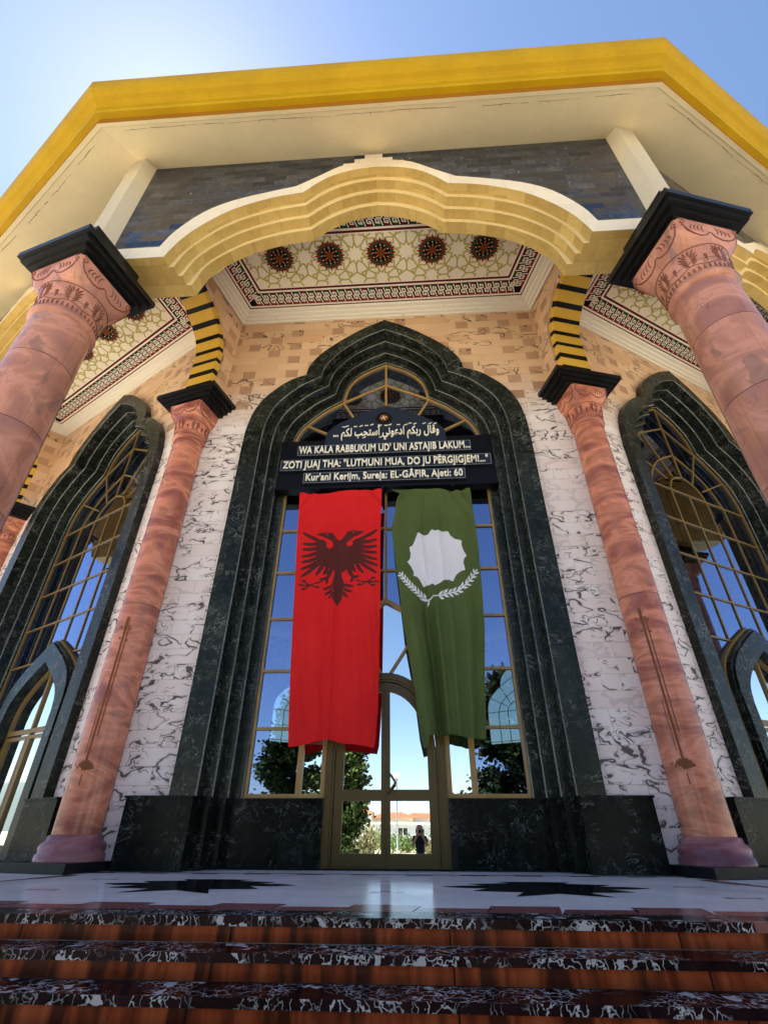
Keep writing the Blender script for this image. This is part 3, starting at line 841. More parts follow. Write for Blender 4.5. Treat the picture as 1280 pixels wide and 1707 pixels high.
# painted ceiling of the ambulatory bay
CZ = 12.68
ce = MB()
def trap(y, inset=0.0):            # half width of the bay at depth y between the cross walls
    return (CY-y)*T15 - .47/math.cos(R(15)) - inset/math.cos(R(15))
YI, YO, YB = -.1, -2.80, -3.32
ce.poly([(-trap(YI)-.2, YI+.1, CZ), (trap(YI)+.2, YI+.1, CZ), (trap(YO)+.2, YO-.1, CZ), (-trap(YO)-.2, YO-.1, CZ)][::-1])
ce.poly([(-trap(YI)-.2, YI+.1, CZ+.2), (trap(YI)+.2, YI+.1, CZ+.2), (trap(YO)+.2, YO-.1, CZ+.2), (-trap(YO)-.2, YO-.1, CZ+.2)])
ceil = part(ce, "ceiling", 'ceil'); SECT.append(ceil)
def loop(ins, z):
    return [(-trap(YI-ins, ins), YI-ins, z), (trap(YI-ins, ins), YI-ins, z), (trap(YB+ins, ins), YB+ins, z), (-trap(YB+ins, ins), YB+ins, z)]
co_ = MB()
PR = [(0, 12.50), (.04, 12.50), (.06, 12.535), (.12, 12.545), (.15, 12.58), (.22, 12.60), (.25, 12.63), (.33, 12.645), (.36, 12.679)]
for (i0, z0), (i1, z1) in zip(PR, PR[1:]):
    A, B_ = loop(i0, z0), loop(i1, z1)
    for k in (0, 1, 3): co_.quad(A[k], A[(k+1) % 4], B_[(k+1) % 4], B_[k])
part(co_, "cornice", 'cornice', ceil)
# border bands
bo = MB()
def frame(i0, i1, z, m):
    A, B_ = loop(i0, z), loop(i1, z)
    for k in range(4): bo.quad(A[k], B_[k], B_[(k+1) % 4], A[(k+1) % 4], m)
frame(.37, .40, CZ-.003, 0); frame(.40, .45, CZ-.003, 1); frame(.45, .83, CZ-.003, 2); frame(.83, .88, CZ-.003, 1); frame(.88, .94, CZ-.003, 0); frame(.94, .97, CZ-.003, 1)
def spiral(cx, cz, s, fl):
    # square hook: polyline in local (u,v)
    P = [(-.5, -.46), (-.46, .44), (.42, .46), (.46, -.1), (-.08, -.16), (-.1, .12), (.12, .14)]
    return [(cx+(-x if fl else x)*s, cz+(-y if fl else y)*s) for x, y in P]
BW = (.45+.83)/2
for k in range(4):
    A = [Vector(p[:2]) for p in loop(BW, 0)]
    p, q = A[k], A[(k+1) % 4]
    d = (q-p); ln_ = d.length; d.normalize(); n_ = Vector((-d.y, d.x))
    cnt = max(1, int(round(ln_/.205))); st = ln_/cnt
    for i in range(cnt):
        c = p+d*(st*(i+.5))
        # triangles of red / green in the ground
        for sg_, mm in ((1, 3), (-1, 4 if i % 2 else 5)):
            tri = [c+d*(-.10)+n_*(.185*sg_), c+d*(.10)+n_*(.185*sg_), c+d*(.0)+n_*(.015*sg_)]
            if (tri[1]-tri[0]).cross(tri[2]-tri[0]) > 0: tri = tri[::-1]
            bo.poly([(t.x, t.y, CZ-.005) for t in tri], mm)
        for fl in (0, 1):
            pts_ = spiral(0, 0, .155, fl)
            off_ = .085 if fl else -.085
            pp = []
            for (a, e) in pts_:
                sk = a+e*.35
                w_ = c+d*sk*.92+n_*(e+off_)
                pp.append((w_.x, w_.y))
            # flat strip on the ceiling
            for i2 in range(len(pp)-1):
                a, e = Vector(pp[i2]), Vector(pp[i2+1])
                t = (e-a).normalized(); nn = Vector((-t.y, t.x))*.0125; a2, e2 = a-t*.011, e+t*.011
                zz = CZ-.007-.0004*(i2 % 3)-.0012*fl
                bo.poly([(v.x, v.y, zz) for v in (a2+nn, e2+nn, e2-nn, a2-nn)], 1)
part(bo, "border", ['maroon', 'cream', 'ink', 'red', 'green', 'maroon'], ceil)
# strapwork lines
sw = MB()
field = [Vector(p[:2]) for p in loop(.97, 0)]
def clip(a, e):
    a, e = Vector(a), Vector(e); t0, t1 = 0.0, 1.0; d = e-a
    for i in range(4):
        p, q = field[i], field[(i+1) % 4]; ed = q-p
        nrm = Vector((ed.y, -ed.x))
        den = d.dot(nrm); num = (p-a).dot(nrm)
        if abs(den) < 1e-9:
            if num < 0: return None
            continue
        t = num/den
        if den > 0: t1 = min(t1, t)
        else: t0 = max(t0, t)
    if t1-t0 < .02: return None
    return a+d*t0, a+d*t1
ctr = (field[0]+field[2])/2
if clip((0, -1.84), (0.01, -1.83)) is None: field = field[::-1]
segs = []
def rose(cx, cy, sc=1.0, r0=0.0):
    def q(r, d): return Vector((cx+r*sc*math.cos(R(d+r0)), cy+r*sc*math.sin(R(d+r0))))
    for k in range(10):
        t = 36*k
        segs.append((q(.17, t-18), q(.29, t))); segs.append((q(.29, t), q(.17, t+18)))
        segs.append((q(.29, t), q(.47, t)))
        segs.append((q(.47, t), q(.64, t+18))); segs.append((q(.47, t), q(.64, t-18)))
SPC = 1.285
for i in range(-4, 5):
    rose((i+.5)*SPC, -1.85, 1.0, 18)
    for sy in (-1, 1): rose(i*SPC, -1.85+sy*.66, .86, 0)
for i, (a, e) in enumerate(segs):
    c = clip(a, e)
    if not c: continue
    a, e = c; t = (e-a).normalized(); nn = Vector((-t.y, t.x))*.019
    zz = CZ-.004-.00035*(i % 19)
    P = [a+nn, e+nn, e-nn, a-nn]
    sw.poly([(v.x, v.y, zz) for v in P], 0)
part(sw, "strapwork", 'olive', ceil)
def rosette(cx):
    r = MB(); cy = -1.85; z = CZ-.014
    def pt(a, rad): return (cx+rad*math.cos(a), cy+rad*math.sin(a))
    def fan(n, r0, r1, rot, m, zz):
        P = []
        for k in range(n):
            a = rot+2*math.pi*k/n; P.append(pt(a, r1)); P.append(pt(a+math.pi/n, r0))
        r.poly([(x, y, zz) for x, y in P[::-1]], m)
    fan(16, .27, .36, math.pi/16, 1, z)            # green under-star
    for k in range(16):                              # red lozenges
        a = 2*math.pi*k/16
        q = [pt(a, .405), pt(a+.12, .31), pt(a, .22), pt(a-.12, .31)]
        r.poly([(x, y, z-.001) for x, y in q[::-1]], 0)
    fan(16, .225, .24, 0, 2, z-.002)
    for k in range(8):
        a = 2*math.pi*k/8+.1
        q = [pt(a, .205), pt(a+.16, .13), (cx, cy), pt(a-.16, .13)]
        r.poly([(x, y, z-.003) for x, y in q[::-1]], 3)
    for k in range(12):
        a = 2*math.pi*k/12; c = pt(a, .205)
        r.poly([(c[0]+.013*math.cos(t), c[1]+.013*math.sin(t), z-.004) for t in [-2*math.pi*j/8 for j in range(8)]], 4)
    return part(r, "rosette", ['red', 'green', 'ink', 'orange', 'cream'], ceil)
for i in range(-2, 3): rosette(i*SPC)

# cusped portico arch: white front rim, three stepped ribs, yellow soffit
U_ = dense([(0,13.30),(.35,13.25),(.8,13.08),(1.25,12.68),(1.72,12.27),(2.35,12.07),(3.05,11.80),(3.6,11.38),(4.04,10.68),(4.22,10.12)], 3, (4,))
A0 = dense([(0,12.957),(.5,12.87),(.97,12.64),(1.3,12.3),(1.54,11.97),(2.2,11.82),(2.98,11.42),(3.52,10.86),(3.86,10.3),(4.04,9.75)], 3, (4,))
A3 = dense([(0,12.52),(.45,12.42),(.88,12.18),(1.2,11.9),(1.44,11.62),(2.06,11.5),(2.74,11.22),(3.26,10.8),(3.58,10.35),(3.73,9.75)], 3, (4,))
ar = MB()
a0, a1, a2, a3 = (mir(lerp2(A0, A3, t)) for t in (0, 1/3, 2/3, 1))
u_ = mir(U_)
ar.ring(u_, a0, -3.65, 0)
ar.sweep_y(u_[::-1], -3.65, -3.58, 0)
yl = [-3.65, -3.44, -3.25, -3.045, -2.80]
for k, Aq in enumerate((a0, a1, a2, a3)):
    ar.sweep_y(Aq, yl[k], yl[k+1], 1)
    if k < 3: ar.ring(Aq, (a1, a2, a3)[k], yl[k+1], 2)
# haunch beams out to the columns
for s in (-1, 1):
    xo = 5.48
    ar.poly([(s*4.04, -3.65, 9.75), (s*xo, -3.65, 9.75), (s*xo, -3.65, 10.12), (s*4.22, -3.65, 10.12)][::s], 0)
    ar.poly([(s*4.22, -3.65, 10.12), (s*xo, -3.65, 10.12), (s*xo, -3.58, 10.12), (s*4.22, -3.58, 10.12)][::s], 0)
    lay = [4.04, 4.04-.31/3, 4.04-.62/3, 3.73]
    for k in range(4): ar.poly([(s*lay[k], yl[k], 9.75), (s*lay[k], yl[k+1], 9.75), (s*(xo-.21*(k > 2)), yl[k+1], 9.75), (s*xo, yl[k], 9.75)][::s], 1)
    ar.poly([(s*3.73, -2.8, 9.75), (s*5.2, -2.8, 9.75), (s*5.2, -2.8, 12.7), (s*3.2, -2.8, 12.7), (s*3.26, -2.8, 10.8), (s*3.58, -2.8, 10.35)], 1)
# stepped crown
for hw_, zt, dy in ((.68, 13.19, .0), (.43, 13.37, .002), (.20, 13.56, .004)):
    ar.box(-.05-hw_, -.05+hw_, -3.652-dy, -3.56, 13.02, zt, 0)
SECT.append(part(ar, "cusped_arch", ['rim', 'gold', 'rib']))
sp = MB()
WT = 13.70
XE = 5.45
half = [(0, U_[0][1]-.12)] + [(x, z-.12) for x, z in U_[1:]] + [(XE, 10.0), (XE, WT), (0, WT)]
sp.prism(half, -3.6, -2.82, fx=lambda x: max(-5.2, min(5.2, x))); sp.prism([(-x, z) for x, z in half[::-1]], -3.6, -2.82, fx=lambda x: max(-5.2, min(5.2, x)))
SECT.append(part(sp, "spandrel", 'slate', fix=True))

# eave: sloping soffit and golden cyma fascia, mitred at the corners
def eave(profile, name, mats, ms):
    e = MB()
    for i, ((y0, z0), (y1, z1)) in enumerate(zip(profile, profile[1:])):
        h0, h1 = (CY-y0)*T15, (CY-y1)*T15
        e.poly([(-h0, y0, z0), (h0, y0, z0), (h1, y1, z1), (-h1, y1, z1)][::-1], ms[i])
    return part(e, name, mats)
SECT.append(eave([(-2.9, 14.1), (-3.60, 13.70), (-4.70, 12.99)], "eave_soffit", ['soffit'], [0, 0]))
fp = [(-4.70, 12.985), (-4.715, 12.965), (-4.80, 12.915), (-4.802, 13.00), (-4.812, 13.10), (-4.925, 13.105), (-4.95, 13.15), (-4.955, 13.30), (-4.975, 13.34), (-5.03, 13.375), (-5.11, 13.41), (-5.17, 13.46), (-5.215, 13.54), (-5.245, 13.64), (-5.255, 13.765), (-5.15, 13.80), (-2.0, 15.2)]
SECT.append(eave(fp, "eave_fascia", ['soffit', 'groove', 'fascia', 'roof'], [0, 0, 1, 1, 2, 2, 2, 2, 2, 2, 2, 2, 2, 2, 2, 3]))

ck = MB(); rc_ = random.Random(4)
def on_soffit(x, y): return (x, y, 13.70+(y+3.60)*(13.70-12.99)/(-3.60+4.70)*1.0 - .004) if False else (x, y, 13.70-(-3.60-y)*(.71/1.10)-.004)
x_, yq = -5.3, -4.60
while x_ < 5.3:
    x2_ = x_+rc_.uniform(.08, .3); y2 = max(-4.625, min(-4.575, yq+rc_.uniform(-.012, .012))); wd = rc_.uniform(.0, .010)
    if wd > .0015: ck.poly([on_soffit(x_, yq-wd), on_soffit(x_, yq+wd*.3), on_soffit(x2_, y2+wd*.3), on_soffit(x2_, y2-wd)])
    if rc_.random() < .12: ck.poly([on_soffit(x_, yq), on_soffit(x_+.012, yq), on_soffit(x_+.02+rc_.uniform(-.05, .05), yq+.06)])
    x_, yq = x2_, y2
M['crack'] = mat("hairline_crack", (.16, .11, .06), .8)
SECT.append(part(ck, "crack", 'crack'))
# corner pieces (built on the front axis, turned to the corners)
CORN = []
# cross wall with its curved striped rib
RC = 17.50
def yy(r): return CY-RC-r
curve = [(.10, 9.2), (.10, 10.9), (.16, 11.22), (.30, 11.5), (.55, 11.76), (.88, 11.98), (1.25, 12.14), (1.7, 12.30), (2.6, 12.42)]
wg = MB()
HW = .45
poly_ = curve + [(2.6, 12.9), (-.5, 12.9), (-.5, 9.2)]
for s in (-1, 1):
    P = [(s*HW, yy(r), z) for r, z in poly_]
    wg.poly(P if s < 0 else P[::-1])
for (r0, z0), (r1, z1) in zip(curve, curve[1:]): wg.quad((-HW, yy(r0), z0), (HW, yy(r0), z0), (HW, yy(r1), z1), (-HW, yy(r1), z1))
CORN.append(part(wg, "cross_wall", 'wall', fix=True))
rb = MB()
# arc-length stripes
def along(cv, step=.03):
    out = []; acc = 0
    for (a, b_) in zip(cv, cv[1:]):
        L = math.hypot(b_[0]-a[0], b_[1]-a[1]); n = max(1, int(L/step))
        for k in range(n): out.append((a[0]+(b_[0]-a[0])*k/n, a[1]+(b_[1]-a[1])*k/n, acc+L*k/n))
        acc += L
    out.append((*cv[-1], acc)); return out
c_in = dense([(.08, 9.3), (.08, 10.1), (.08, 10.9), (.16, 11.22), (.30, 11.5), (.55, 11.76), (.88, 11.98), (1.25, 12.14), (1.7, 12.30), (2.5, 12.42)], 3)
al = along(c_in)
w2 = .355; ch = .13; pr = .16
for (r0, z0, s0), (r1, z1, s1) in zip(al, al[1:]):
    t = Vector((r1-r0, z1-z0)).normalized(); nrm = Vector((t.y, -t.x))      # outward / downward
    ph = ((s0+s1)/2+.12) % .43
    m_ = 1 if ph < .15 else 0
    o0 = (r0+nrm.x*pr, z0+nrm.y*pr); o1 = (r1+nrm.x*pr, z1+nrm.y*pr)
    rb.quad((-w2, yy(o0[0]), o0[1]), (w2, yy(o0[0]), o0[1]), (w2, yy(o1[0]), o1[1]), (-w2, yy(o1[0]), o1[1]), m_)
    for s in (-1, 1):
        P = [(s*w2, yy(o0[0]), o0[1]), (s*(w2+.03), yy(r0), z0), (s*(w2+.03), yy(r1), z1), (s*w2, yy(o1[0]), o1[1])]
        rb.poly(P if s > 0 else P[::-1], m_)
CORN.append(part(rb, "striped_rib", ['ochre', 'blackp'], fix=True))
cp = MB()
cp.box(-.20, .20, CY-21.24, CY-20.7, 10.12, 13.95)
cp.box(-.17, .17, CY-21.245, CY-21.23, 10.2, 13.6)
CORN.append(part(cp, "corner_pilaster", 'pil'))

def sq_loft(mb, rings, m=0, n=48):
    """rings of (half size, z, squareness 0..1)"""
    idx = []
    for h, z, q in rings:
        P = []
        for k in range(n):
            a = 2*math.pi*k/n+math.pi/n; c, s = math.cos(a), math.sin(a)
            e = 2+q*q*26; d = (abs(c)**e+abs(s)**e)**(-1/e)
            P.append((h*d*c, h*d*s, z))
        idx.append(mb.vs(P))
    for A, B_ in zip(idx, idx[1:]):
        for k in range(n):
            mb.f.append([A[k], A[(k+1) % n], B_[(k+1) % n], B_[k]]); mb.m.append(m); mb.sm.append(True)
def abacus(mb, h, d, z0, tiers, m=0):
    for f_, za, zb in tiers: mb.box(-h*f_, h*f_, -d*f_, d*f_, z0+za, z0+zb, m)
def carving(k_r, z0, z1, rfun, hs, zb0, zb1, sqf, m='carve', nb=7):
    """incised palmettes round the drum, egg band below, scrolls on the block faces"""
    c = MB(True)
    zc = (z0+z1)/2; hh = (z1-z0)
    def on(a, z, o=.0): r = rfun(z)+o; return (r*math.sin(a), -r*math.cos(a), z)
    for i in range(nb):
        a0_ = 2*math.pi*i/nb
        for sgn in (-1, 1):
            for q in range(6):
                lx_ = (.075+.028*(3-abs(q-2.4)))*2*k_r*.95; zz0 = z0+hh*(.34+.075*q); zz1 = zz0+hh*(.06+.055*q)
                if q == 5: lx_ *= .35; zz1 = z0+hh*.94
                pts_ = [on(a0_+sgn*(.018+lx_*t)/k_r*.8, zz0+(zz1-zz0)*t**1.6+.03*hh*math.sin(t*math.pi), .003) for t in (.12, .35, .6, .85, 1)]
                c.tube(pts_, [.006*k_r*2, .013*k_r*2, .015*k_r*2, .012*k_r*2, .004*k_r*2], 5)
        a1_ = a0_+math.pi/nb
        for j in (-1, 0, 1):
            c.tube([on(a1_+j*.02/k_r*t, z0+hh*(.34+.28*t), .003) for t in (0, .5, 1)], [.005, .012*k_r*2, .004], 5)
    c.tube([on(2*math.pi*i/72, z0+hh*(.27+.05*math.cos(2*math.pi*i/72*nb)), .002) for i in range(73)], .008*k_r*2, 5, cap=False)
    for i in range(nb*6):
        a = 2*math.pi*i/(nb*6)
        c.tube([on(a-.022, z0+hh*.04, .003), on(a-.018, z0+hh*.16, .003), on(a, z0+hh*.2, .003), on(a+.018, z0+hh*.16, .003), on(a+.022, z0+hh*.04, .003)], .0055*k_r*2, 4)
    c.tube([on(2*math.pi*i/48, z1, .001) for i in range(49)], .011*k_r*2, 5, cap=False)
    # block scrolls
    zm = (zb0+zb1)/2; H_ = zb1-zb0
    for f_ in range(4):
        Rm = Matrix.Rotation(f_*math.pi/2, 3, 'Z')
        def fp_(x, t): # t 0..1 up the block
            z = zb0+H_*t; y = -(sqf(t))
            return Rm @ Vector((x*hs, y-.004, z))
        for s in (-1, 1):
            c.tube([fp_(s*x, t) for x, t in ((.90, .93), (.80, .93), (.76, .82), (.82, .75), (.9, .80), (.84, .86))], .012*k_r*2, 5)
            c.tube([fp_(s*x, t) for x, t in ((.86, .72), (.74, .52), (.55, .40), (.34, .36), (.14, .44), (.02, .60))], .013*k_r*2, 5)
            for j in range(4):
                x0 = .16+.12*j
                c.tube([fp_(s*x, t) for x, t in ((x0, .90-.03*j), (x0+.07, .80-.03*j), (x0+.10, .66-.02*j), (x0+.06, .55))], [.004, .014*k_r*2, .014*k_r*2, .004], 5)
    return c
# outer columns
def outer_column():
    sh_ = MB(True)
    sh_.lathe([(.50, .45), (.50, 2.0), (.495, 4.5), (.475, 6.5), (.462, 7.75)], 56)
    col_ = sh_.build("portico_column", 'pink_out', mosque)
    cz = 7.72
    cp_ = MB(True)
    cp_.lathe([(.462, cz-.02), (.50, cz+.0), (.525, cz+.04), (.525, cz+.08), (.49, cz+.11), (.49, cz+.17)], 56)
    rf = lambda z: .49+.06*max(0, (z-(cz+.15)))/.55
    cp_.lathe([(rf(z), z) for z in (cz+.17, cz+.35, cz+.55, cz+.68)], 56)
    sq_loft(cp_, [(.52, cz+.68, 0), (.53, cz+.74, .12), (.55, cz+.86, .4), (.575, cz+1.0, .7), (.595, cz+1.12, 1), (.60, cz+1.2, 1)])
    capo = cp_.build("capital", 'pink_out', col_)
    sqf = lambda t: .52+.08*t
    carving(.52, cz+.13, cz+.68, rf, .6, cz+.68, cz+1.2, sqf).build("carving", 'carve', col_)
    ab = MB(); abacus(ab, .82, .82, cz+1.2, [(.72, 0, .08), (.82, .08, .17), (.93, .17, .27), (1.0, .27, .40)])
    ab.box(-.62, .62, -.62, .42, cz+1.6, 9.752)
    ab.build("abacus", 'black', col_)
    bs_ = MB(True); bs_.lathe([(.64, .12), (.64, .2), (.60, .22), (.62, .30), (.60, .37), (.53, .39), (.53, .45), (.50, .47)], 48)
    bs_.build("base", 'pink_base', col_)
    pd = MB(); pd.box(-.72, .72, -.72, .72, .006, .12); pd.build("pad", 'black', col_)
    return col_
oc = outer_column(); oc.location = (0, -20.91, 0)
CORN.append(oc)
def inner_column():
    sh_ = MB(True); sh_.lathe([(.335, .42), (.335, 2.0), (.33, 4.5), (.322, 6.5), (.315, 8.0)], 48)
    col_ = sh_.build("engaged_column", 'pink_in', mosque)
    cz = 7.98
    cp_ = MB(True)
    cp_.lathe([(.315, cz-.02), (.34, cz), (.36, cz+.03), (.36, cz+.06), (.34, cz+.09)], 48)
    rf = lambda z: .34+.05*max(0, z-cz-.09)/.4
    cp_.lathe([(rf(z), z) for z in (cz+.09, cz+.25, cz+.47)], 48)
    sq_loft(cp_, [(.365, cz+.47, 0), (.375, cz+.54, .2), (.40, cz+.68, .6), (.43, cz+.82, 1), (.44, cz+.92, 1)])
    cp_.build("capital", 'pink_in', col_)
    sqf = lambda t: .36+.08*t
    carving(.36, cz+.07, cz+.47, rf, .44, cz+.47, cz+.92, sqf).build("carving", 'carve', col_)
    ab = MB(); abacus(ab, .80, .56, cz+.92, [(.68, 0, .09), (.79, .09, .18), (.90, .18, .27), (1.0, .27, .38)]); ab.build("abacus", 'black', col_)
    bs_ = MB(True); bs_.lathe([(.47, .12), (.47, .2), (.44, .215), (.455, .28), (.43, .34), (.39, .36), (.38, .42), (.335, .44)], 48); bs_.build("base", 'pink_base', col_)
    pd = MB(); pd.box(-.60, .60, -.62, .4, .006, .12); pd.build("pad", 'black', col_)
    # rusty ghost of a hung ornament
    ru = MB()
    def on(s, z, o=.004): a = s/.333; return ((.333+o)*math.sin(a), -(.333+o)*math.cos(a), z)
    def strip(P, w, o=.004):
        for (s0, z0), (s1, z1) in zip(P, P[1:]):
            t = Vector((s1-s0, z1-z0)).normalized(); n_ = Vector((-t.y, t.x))*w/2
            ru.quad(on(s0-n_.x, z0-n_.y, o), on(s1-n_.x, z1-n_.y, o), on(s1+n_.x, z1+n_.y, o), on(s0+n_.x, z0+n_.y, o))
    def fill(zs, s0, w): strip([(s0, z) for z in zs], w)
    zs = [1.25+.12*i for i in range(20)]
    fill(zs, .0, .034); fill(zs[4:], .055, .018); fill(zs[2:9], -.05, .014)
    strip([(-.10, 3.50), (.10, 3.46)], .05, .006); strip([(0, 3.42), (.0, 3.68)], .05, .008); strip([(-.07, 3.30), (.09, 3.26)], .03, .006)
    for an in (-70, -45, -20, 20, 45, 70): strip([(0, 1.27), (.14*math.sin(R(an)), 1.27+.14*math.cos(R(an))-.02)], .045, .006+.0005*(an+80)/10)
    strip([(-.18, 1.33), (-.06, 1.30)], .03, .005); strip([(0, 1.05), (0, 1.2)], .016, .005)
    ru.build("rust_stain", 'rust', col_)
    return col_
ic = inner_column(); ic.location = (0, -17.50, 0)
CORN.append(ic)
RUST = [c for c in ic.children if c.name.startswith('rust')][0]
for o in CORN:
    o.location = Matrix.Rotation(R(15), 3, 'Z') @ o.location; o.rotation_euler.z = R(15)

# turn copies round the building
for o in SIDE:
    o.location = Matrix.Rotation(R(30), 3, 'Z') @ o.location; o.rotation_euler.z = R(30)
for k in (-3, -2, -1, 1, 2, 3):
    for o in SECT: copy_part(o, R(30*k), mosque)
for k in (-3, -2, -1, 2, 3):
    for o in SIDE: copy_part(o, R(30*(k-1)), mosque)
for k in (-4, -3, -2, -1, 1, 2, 3):
    for o in CORN: copy_part(o, R(30*k), mosque)
for o in list(mosque.children):
    if o.name.startswith('engaged_column'):
        for c in list(o.children):
            if c.name.startswith('rust'):
                az_ = math.degrees(o.rotation_euler.z)
                if abs(abs(az_)-15) > 2: bpy.data.objects.remove(c)
                else: c.rotation_euler.z = R(-48) if az_ > 0 else R(18)
# the far side, seen dimly through the glass
far = [o for o in SECT if o.name.startswith(("wall", "arch_surround"))] + [o for o in SIDE if o.name.startswith(("plinth", "door_hood", "side_door"))]
for k in (5, 6, 7):
    for o in far: copy_part(o, R(30*(k - (1 if o in SIDE else 0))), mosque)
    if k != 6: copy_part(wf, R(30*k), mosque)
wf.rotation_euler.z = R(180)
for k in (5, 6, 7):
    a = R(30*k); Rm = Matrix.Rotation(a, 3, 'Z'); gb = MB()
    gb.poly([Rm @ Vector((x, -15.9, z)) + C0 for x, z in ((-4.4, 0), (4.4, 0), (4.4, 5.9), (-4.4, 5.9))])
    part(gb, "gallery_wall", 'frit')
bw = MB()
for k in (4, 8):
    a = R(30*k); Rm = Matrix.Rotation(a, 3, 'Z')
    P = [Rm @ Vector((x, -16.6, z)) + C0 for x, z in ((-4.6, 0), (4.6, 0), (4.6, 13.6), (-4.6, 13.6))]
    bw.poly(P)
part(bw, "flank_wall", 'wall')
dm = MB(True)
dm.lathe([(16.5, 14.6), (12, 16.0), (8.6, 17.0), (8.5, 19.0), (8.7, 19.2), (8.6, 20.5), (7.9, 22.6), (6.6, 24.6), (4.6, 26.2), (2.2, 27.2), (.3, 27.6), (.05, 29.0)], 48)
d_ = dm.build("unseen_dome", 'roof', mosque)  # roof and dome out of view, added for the building's shadow
rf_ = MB()
P = []
for k in range(12):
    a = R(30*k+15); P.append((20.5*math.sin(a), CY-20.5*math.cos(a), 14.3))
rf_.poly(P)
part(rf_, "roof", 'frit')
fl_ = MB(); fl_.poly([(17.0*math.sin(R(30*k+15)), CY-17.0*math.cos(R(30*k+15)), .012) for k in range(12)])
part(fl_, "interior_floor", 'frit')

# ------------------------------------------------------------------ sign over the door
sign = empty("inscription_sign", "black inscription board with domed Arabic panel and three raised text strips above the door", "sign", (0, .2, 7.6))
SO = (0, .2, 7.6)
SY = .2
sbk = MB(); sbk.box(-2.49, 2.49, SY+.03, SY+.2, 6.90, 8.36); sbk.box(-2.49, 2.49, SY-.03, SY+.03, 6.90, 6.955)
for x in (-1.5, -.06, 1.5): sbk.box(x-.035, x+.035, SY-.06, SY+.0, 6.83, 6.90)
sbk.build("backing", 'signback', sign, SO)
arp = dense([(0, 9.39), (.35, 9.26), (.65, 9.10), (.95, 8.95), (1.18, 8.80), (1.36, 8.62), (1.42, 8.5), (1.44, 8.17)], 3, (6,))
pa = MB(); pa.prism([(x, z) for x, z in mir(arp)][::-1], SY-.02, SY+.03)
pan = pa.build("arabic_panel", 'navy', sign, SO, True)
def strip_panel(x0, x1, z0, z1):
    p = MB(); p.box(x0, x1, SY-.045, SY+.029, z0, z1)
    t = .014
    for a in ((x0, x1, z1-t, z1), (x0, x1, z0, z0+t), (x0, x0+t, z0+t, z1-t), (x1-t, x1, z0+t, z1-t)):
        p.box(a[0], a[1], SY-.049, SY-.045, a[2], a[3], 1)
    return p.build("text_panel", ['navy', 'sign_edge'], sign, SO)
def text(body, x0, x1, z0, h, parent, y, ext=.012, bold=.012):
    cu = bpy.data.curves.new("lettering", 'FONT'); cu.body = body; cu.extrude = ext; cu.offset = bold; cu.space_character = 1.04
    to = bpy.data.objects.new("lettering_tmp", cu); COL.objects.link(to)
    bpy.context.view_layer.update()
    me = bpy.data.meshes.new_from_object(to.evaluated_get(bpy.context.evaluated_depsgraph_get()))
    bpy.data.objects.remove(to); bpy.data.curves.remove(cu)
    xs = [v.co.x for v in me.vertices]; ymax = .70
    sx = (x1-x0)/(max(xs)-min(xs)); mn = min(xs); sz = h/ymax
    for v in me.vertices: v.co = Vector((x0+(v.co.x-mn)*sx, y-v.co.z, z0+v.co.y*sz)) - Vector(SO)
    me.materials.clear(); me.materials.append(M['letter'])
    me.name = "lettering"
    ob = bpy.data.objects.new("lettering", me); COL.objects.link(ob); ob.parent = parent
    return ob
t1 = strip_panel(-2.055, 1.98, 7.85, 8.145); text("WA KALA RABBUKUM UD' UNI ASTAJIB LAKUM...", -2.02, 1.96, 7.90, .205, t1, SY-.064, .014, .014)
t2 = strip_panel(-2.415, 2.40, 7.42, 7.725); text("ZOTI JUAJ THA: \"LUTMUNI MUA, DO JU P\u00CBRGJIGJEM!...\"", -2.35, 2.33, 7.475, .20, t2, SY-.064, .014, .014)
t3 = strip_panel(-1.85, 1.79, 7.05, 7.335); text("Kur'ani Kerijm, Sureja: EL-G\u00C2FIR, Ajeti: 60", -1.79, 1.73, 7.105, .19, t3, SY-.064, .014, .014)
words = ["\uFEED\uFED7\uFE8E\uFEDD", "\uFEAD\uFE91\uFEDC\uFEE2", "\uFE8D\uFEA9\uFECB\uFEEE\uFEE7\uFEF2", "\uFE83\uFEB3\uFE98\uFEA0\uFE90", "\uFEDF\uFEDC\uFEE2"]
vis = "... " + " ".join(w_[::-1] for w_ in reversed(words))
text(vis, -1.24, 1.28, 8.42, .24, pan, SY-.032, .012, .014)
dia = MB()
for i, (x, z, an) in enumerate([(1.20,8.72,25),(1.08,8.73,25),(.94,8.74,25),(.72,8.74,25),(.60,8.76,0),(.50,8.72,20),(.32,8.73,0),(.12,8.74,25),(.02,8.72,0),(-.12,8.73,20),(-.32,8.76,25),(-.45,8.74,0),(-.58,8.73,25),(-.72,8.72,0),(-.92,8.74,25),(-1.0,8.72,0),(-.1,8.36,25),(-.5,8.36,25)]):
    c, s = math.cos(R(an)), math.sin(R(an))
    dia.obox((x, SY-.03, z), (.042*c, 0, .042*s), (0, .008, 0), (-.009*s, 0, .009*c))
dia.build("vowel_marks", 'letter', pan, SO)
em = MB(True)
for r_, rr, m_ in ((.175, .018, 0),):
    em.tube([(-.03+r_*math.cos(2*math.pi*k/32), SY-.03, 8.965+r_*math.sin(2*math.pi*k/32)) for k in range(33)], rr, 6, m_, cap=False)
em.poly([(-.03+.165*math.cos(-2*math.pi*k/32), SY-.024, 8.965+.165*math.sin(-2*math.pi*k/32)) for k in range(32)][::-1], 0, False)
for k in range(12):
    a = 2*math.pi*k/12
    em.obox((-.03+.088*math.cos(a), SY-.035, 8.965+.088*math.sin(a)), (.020*math.cos(a), 0, .020*math.sin(a)), (0, .01, 0), (-.012*math.sin(a), 0, .012*math.cos(a)), 1)
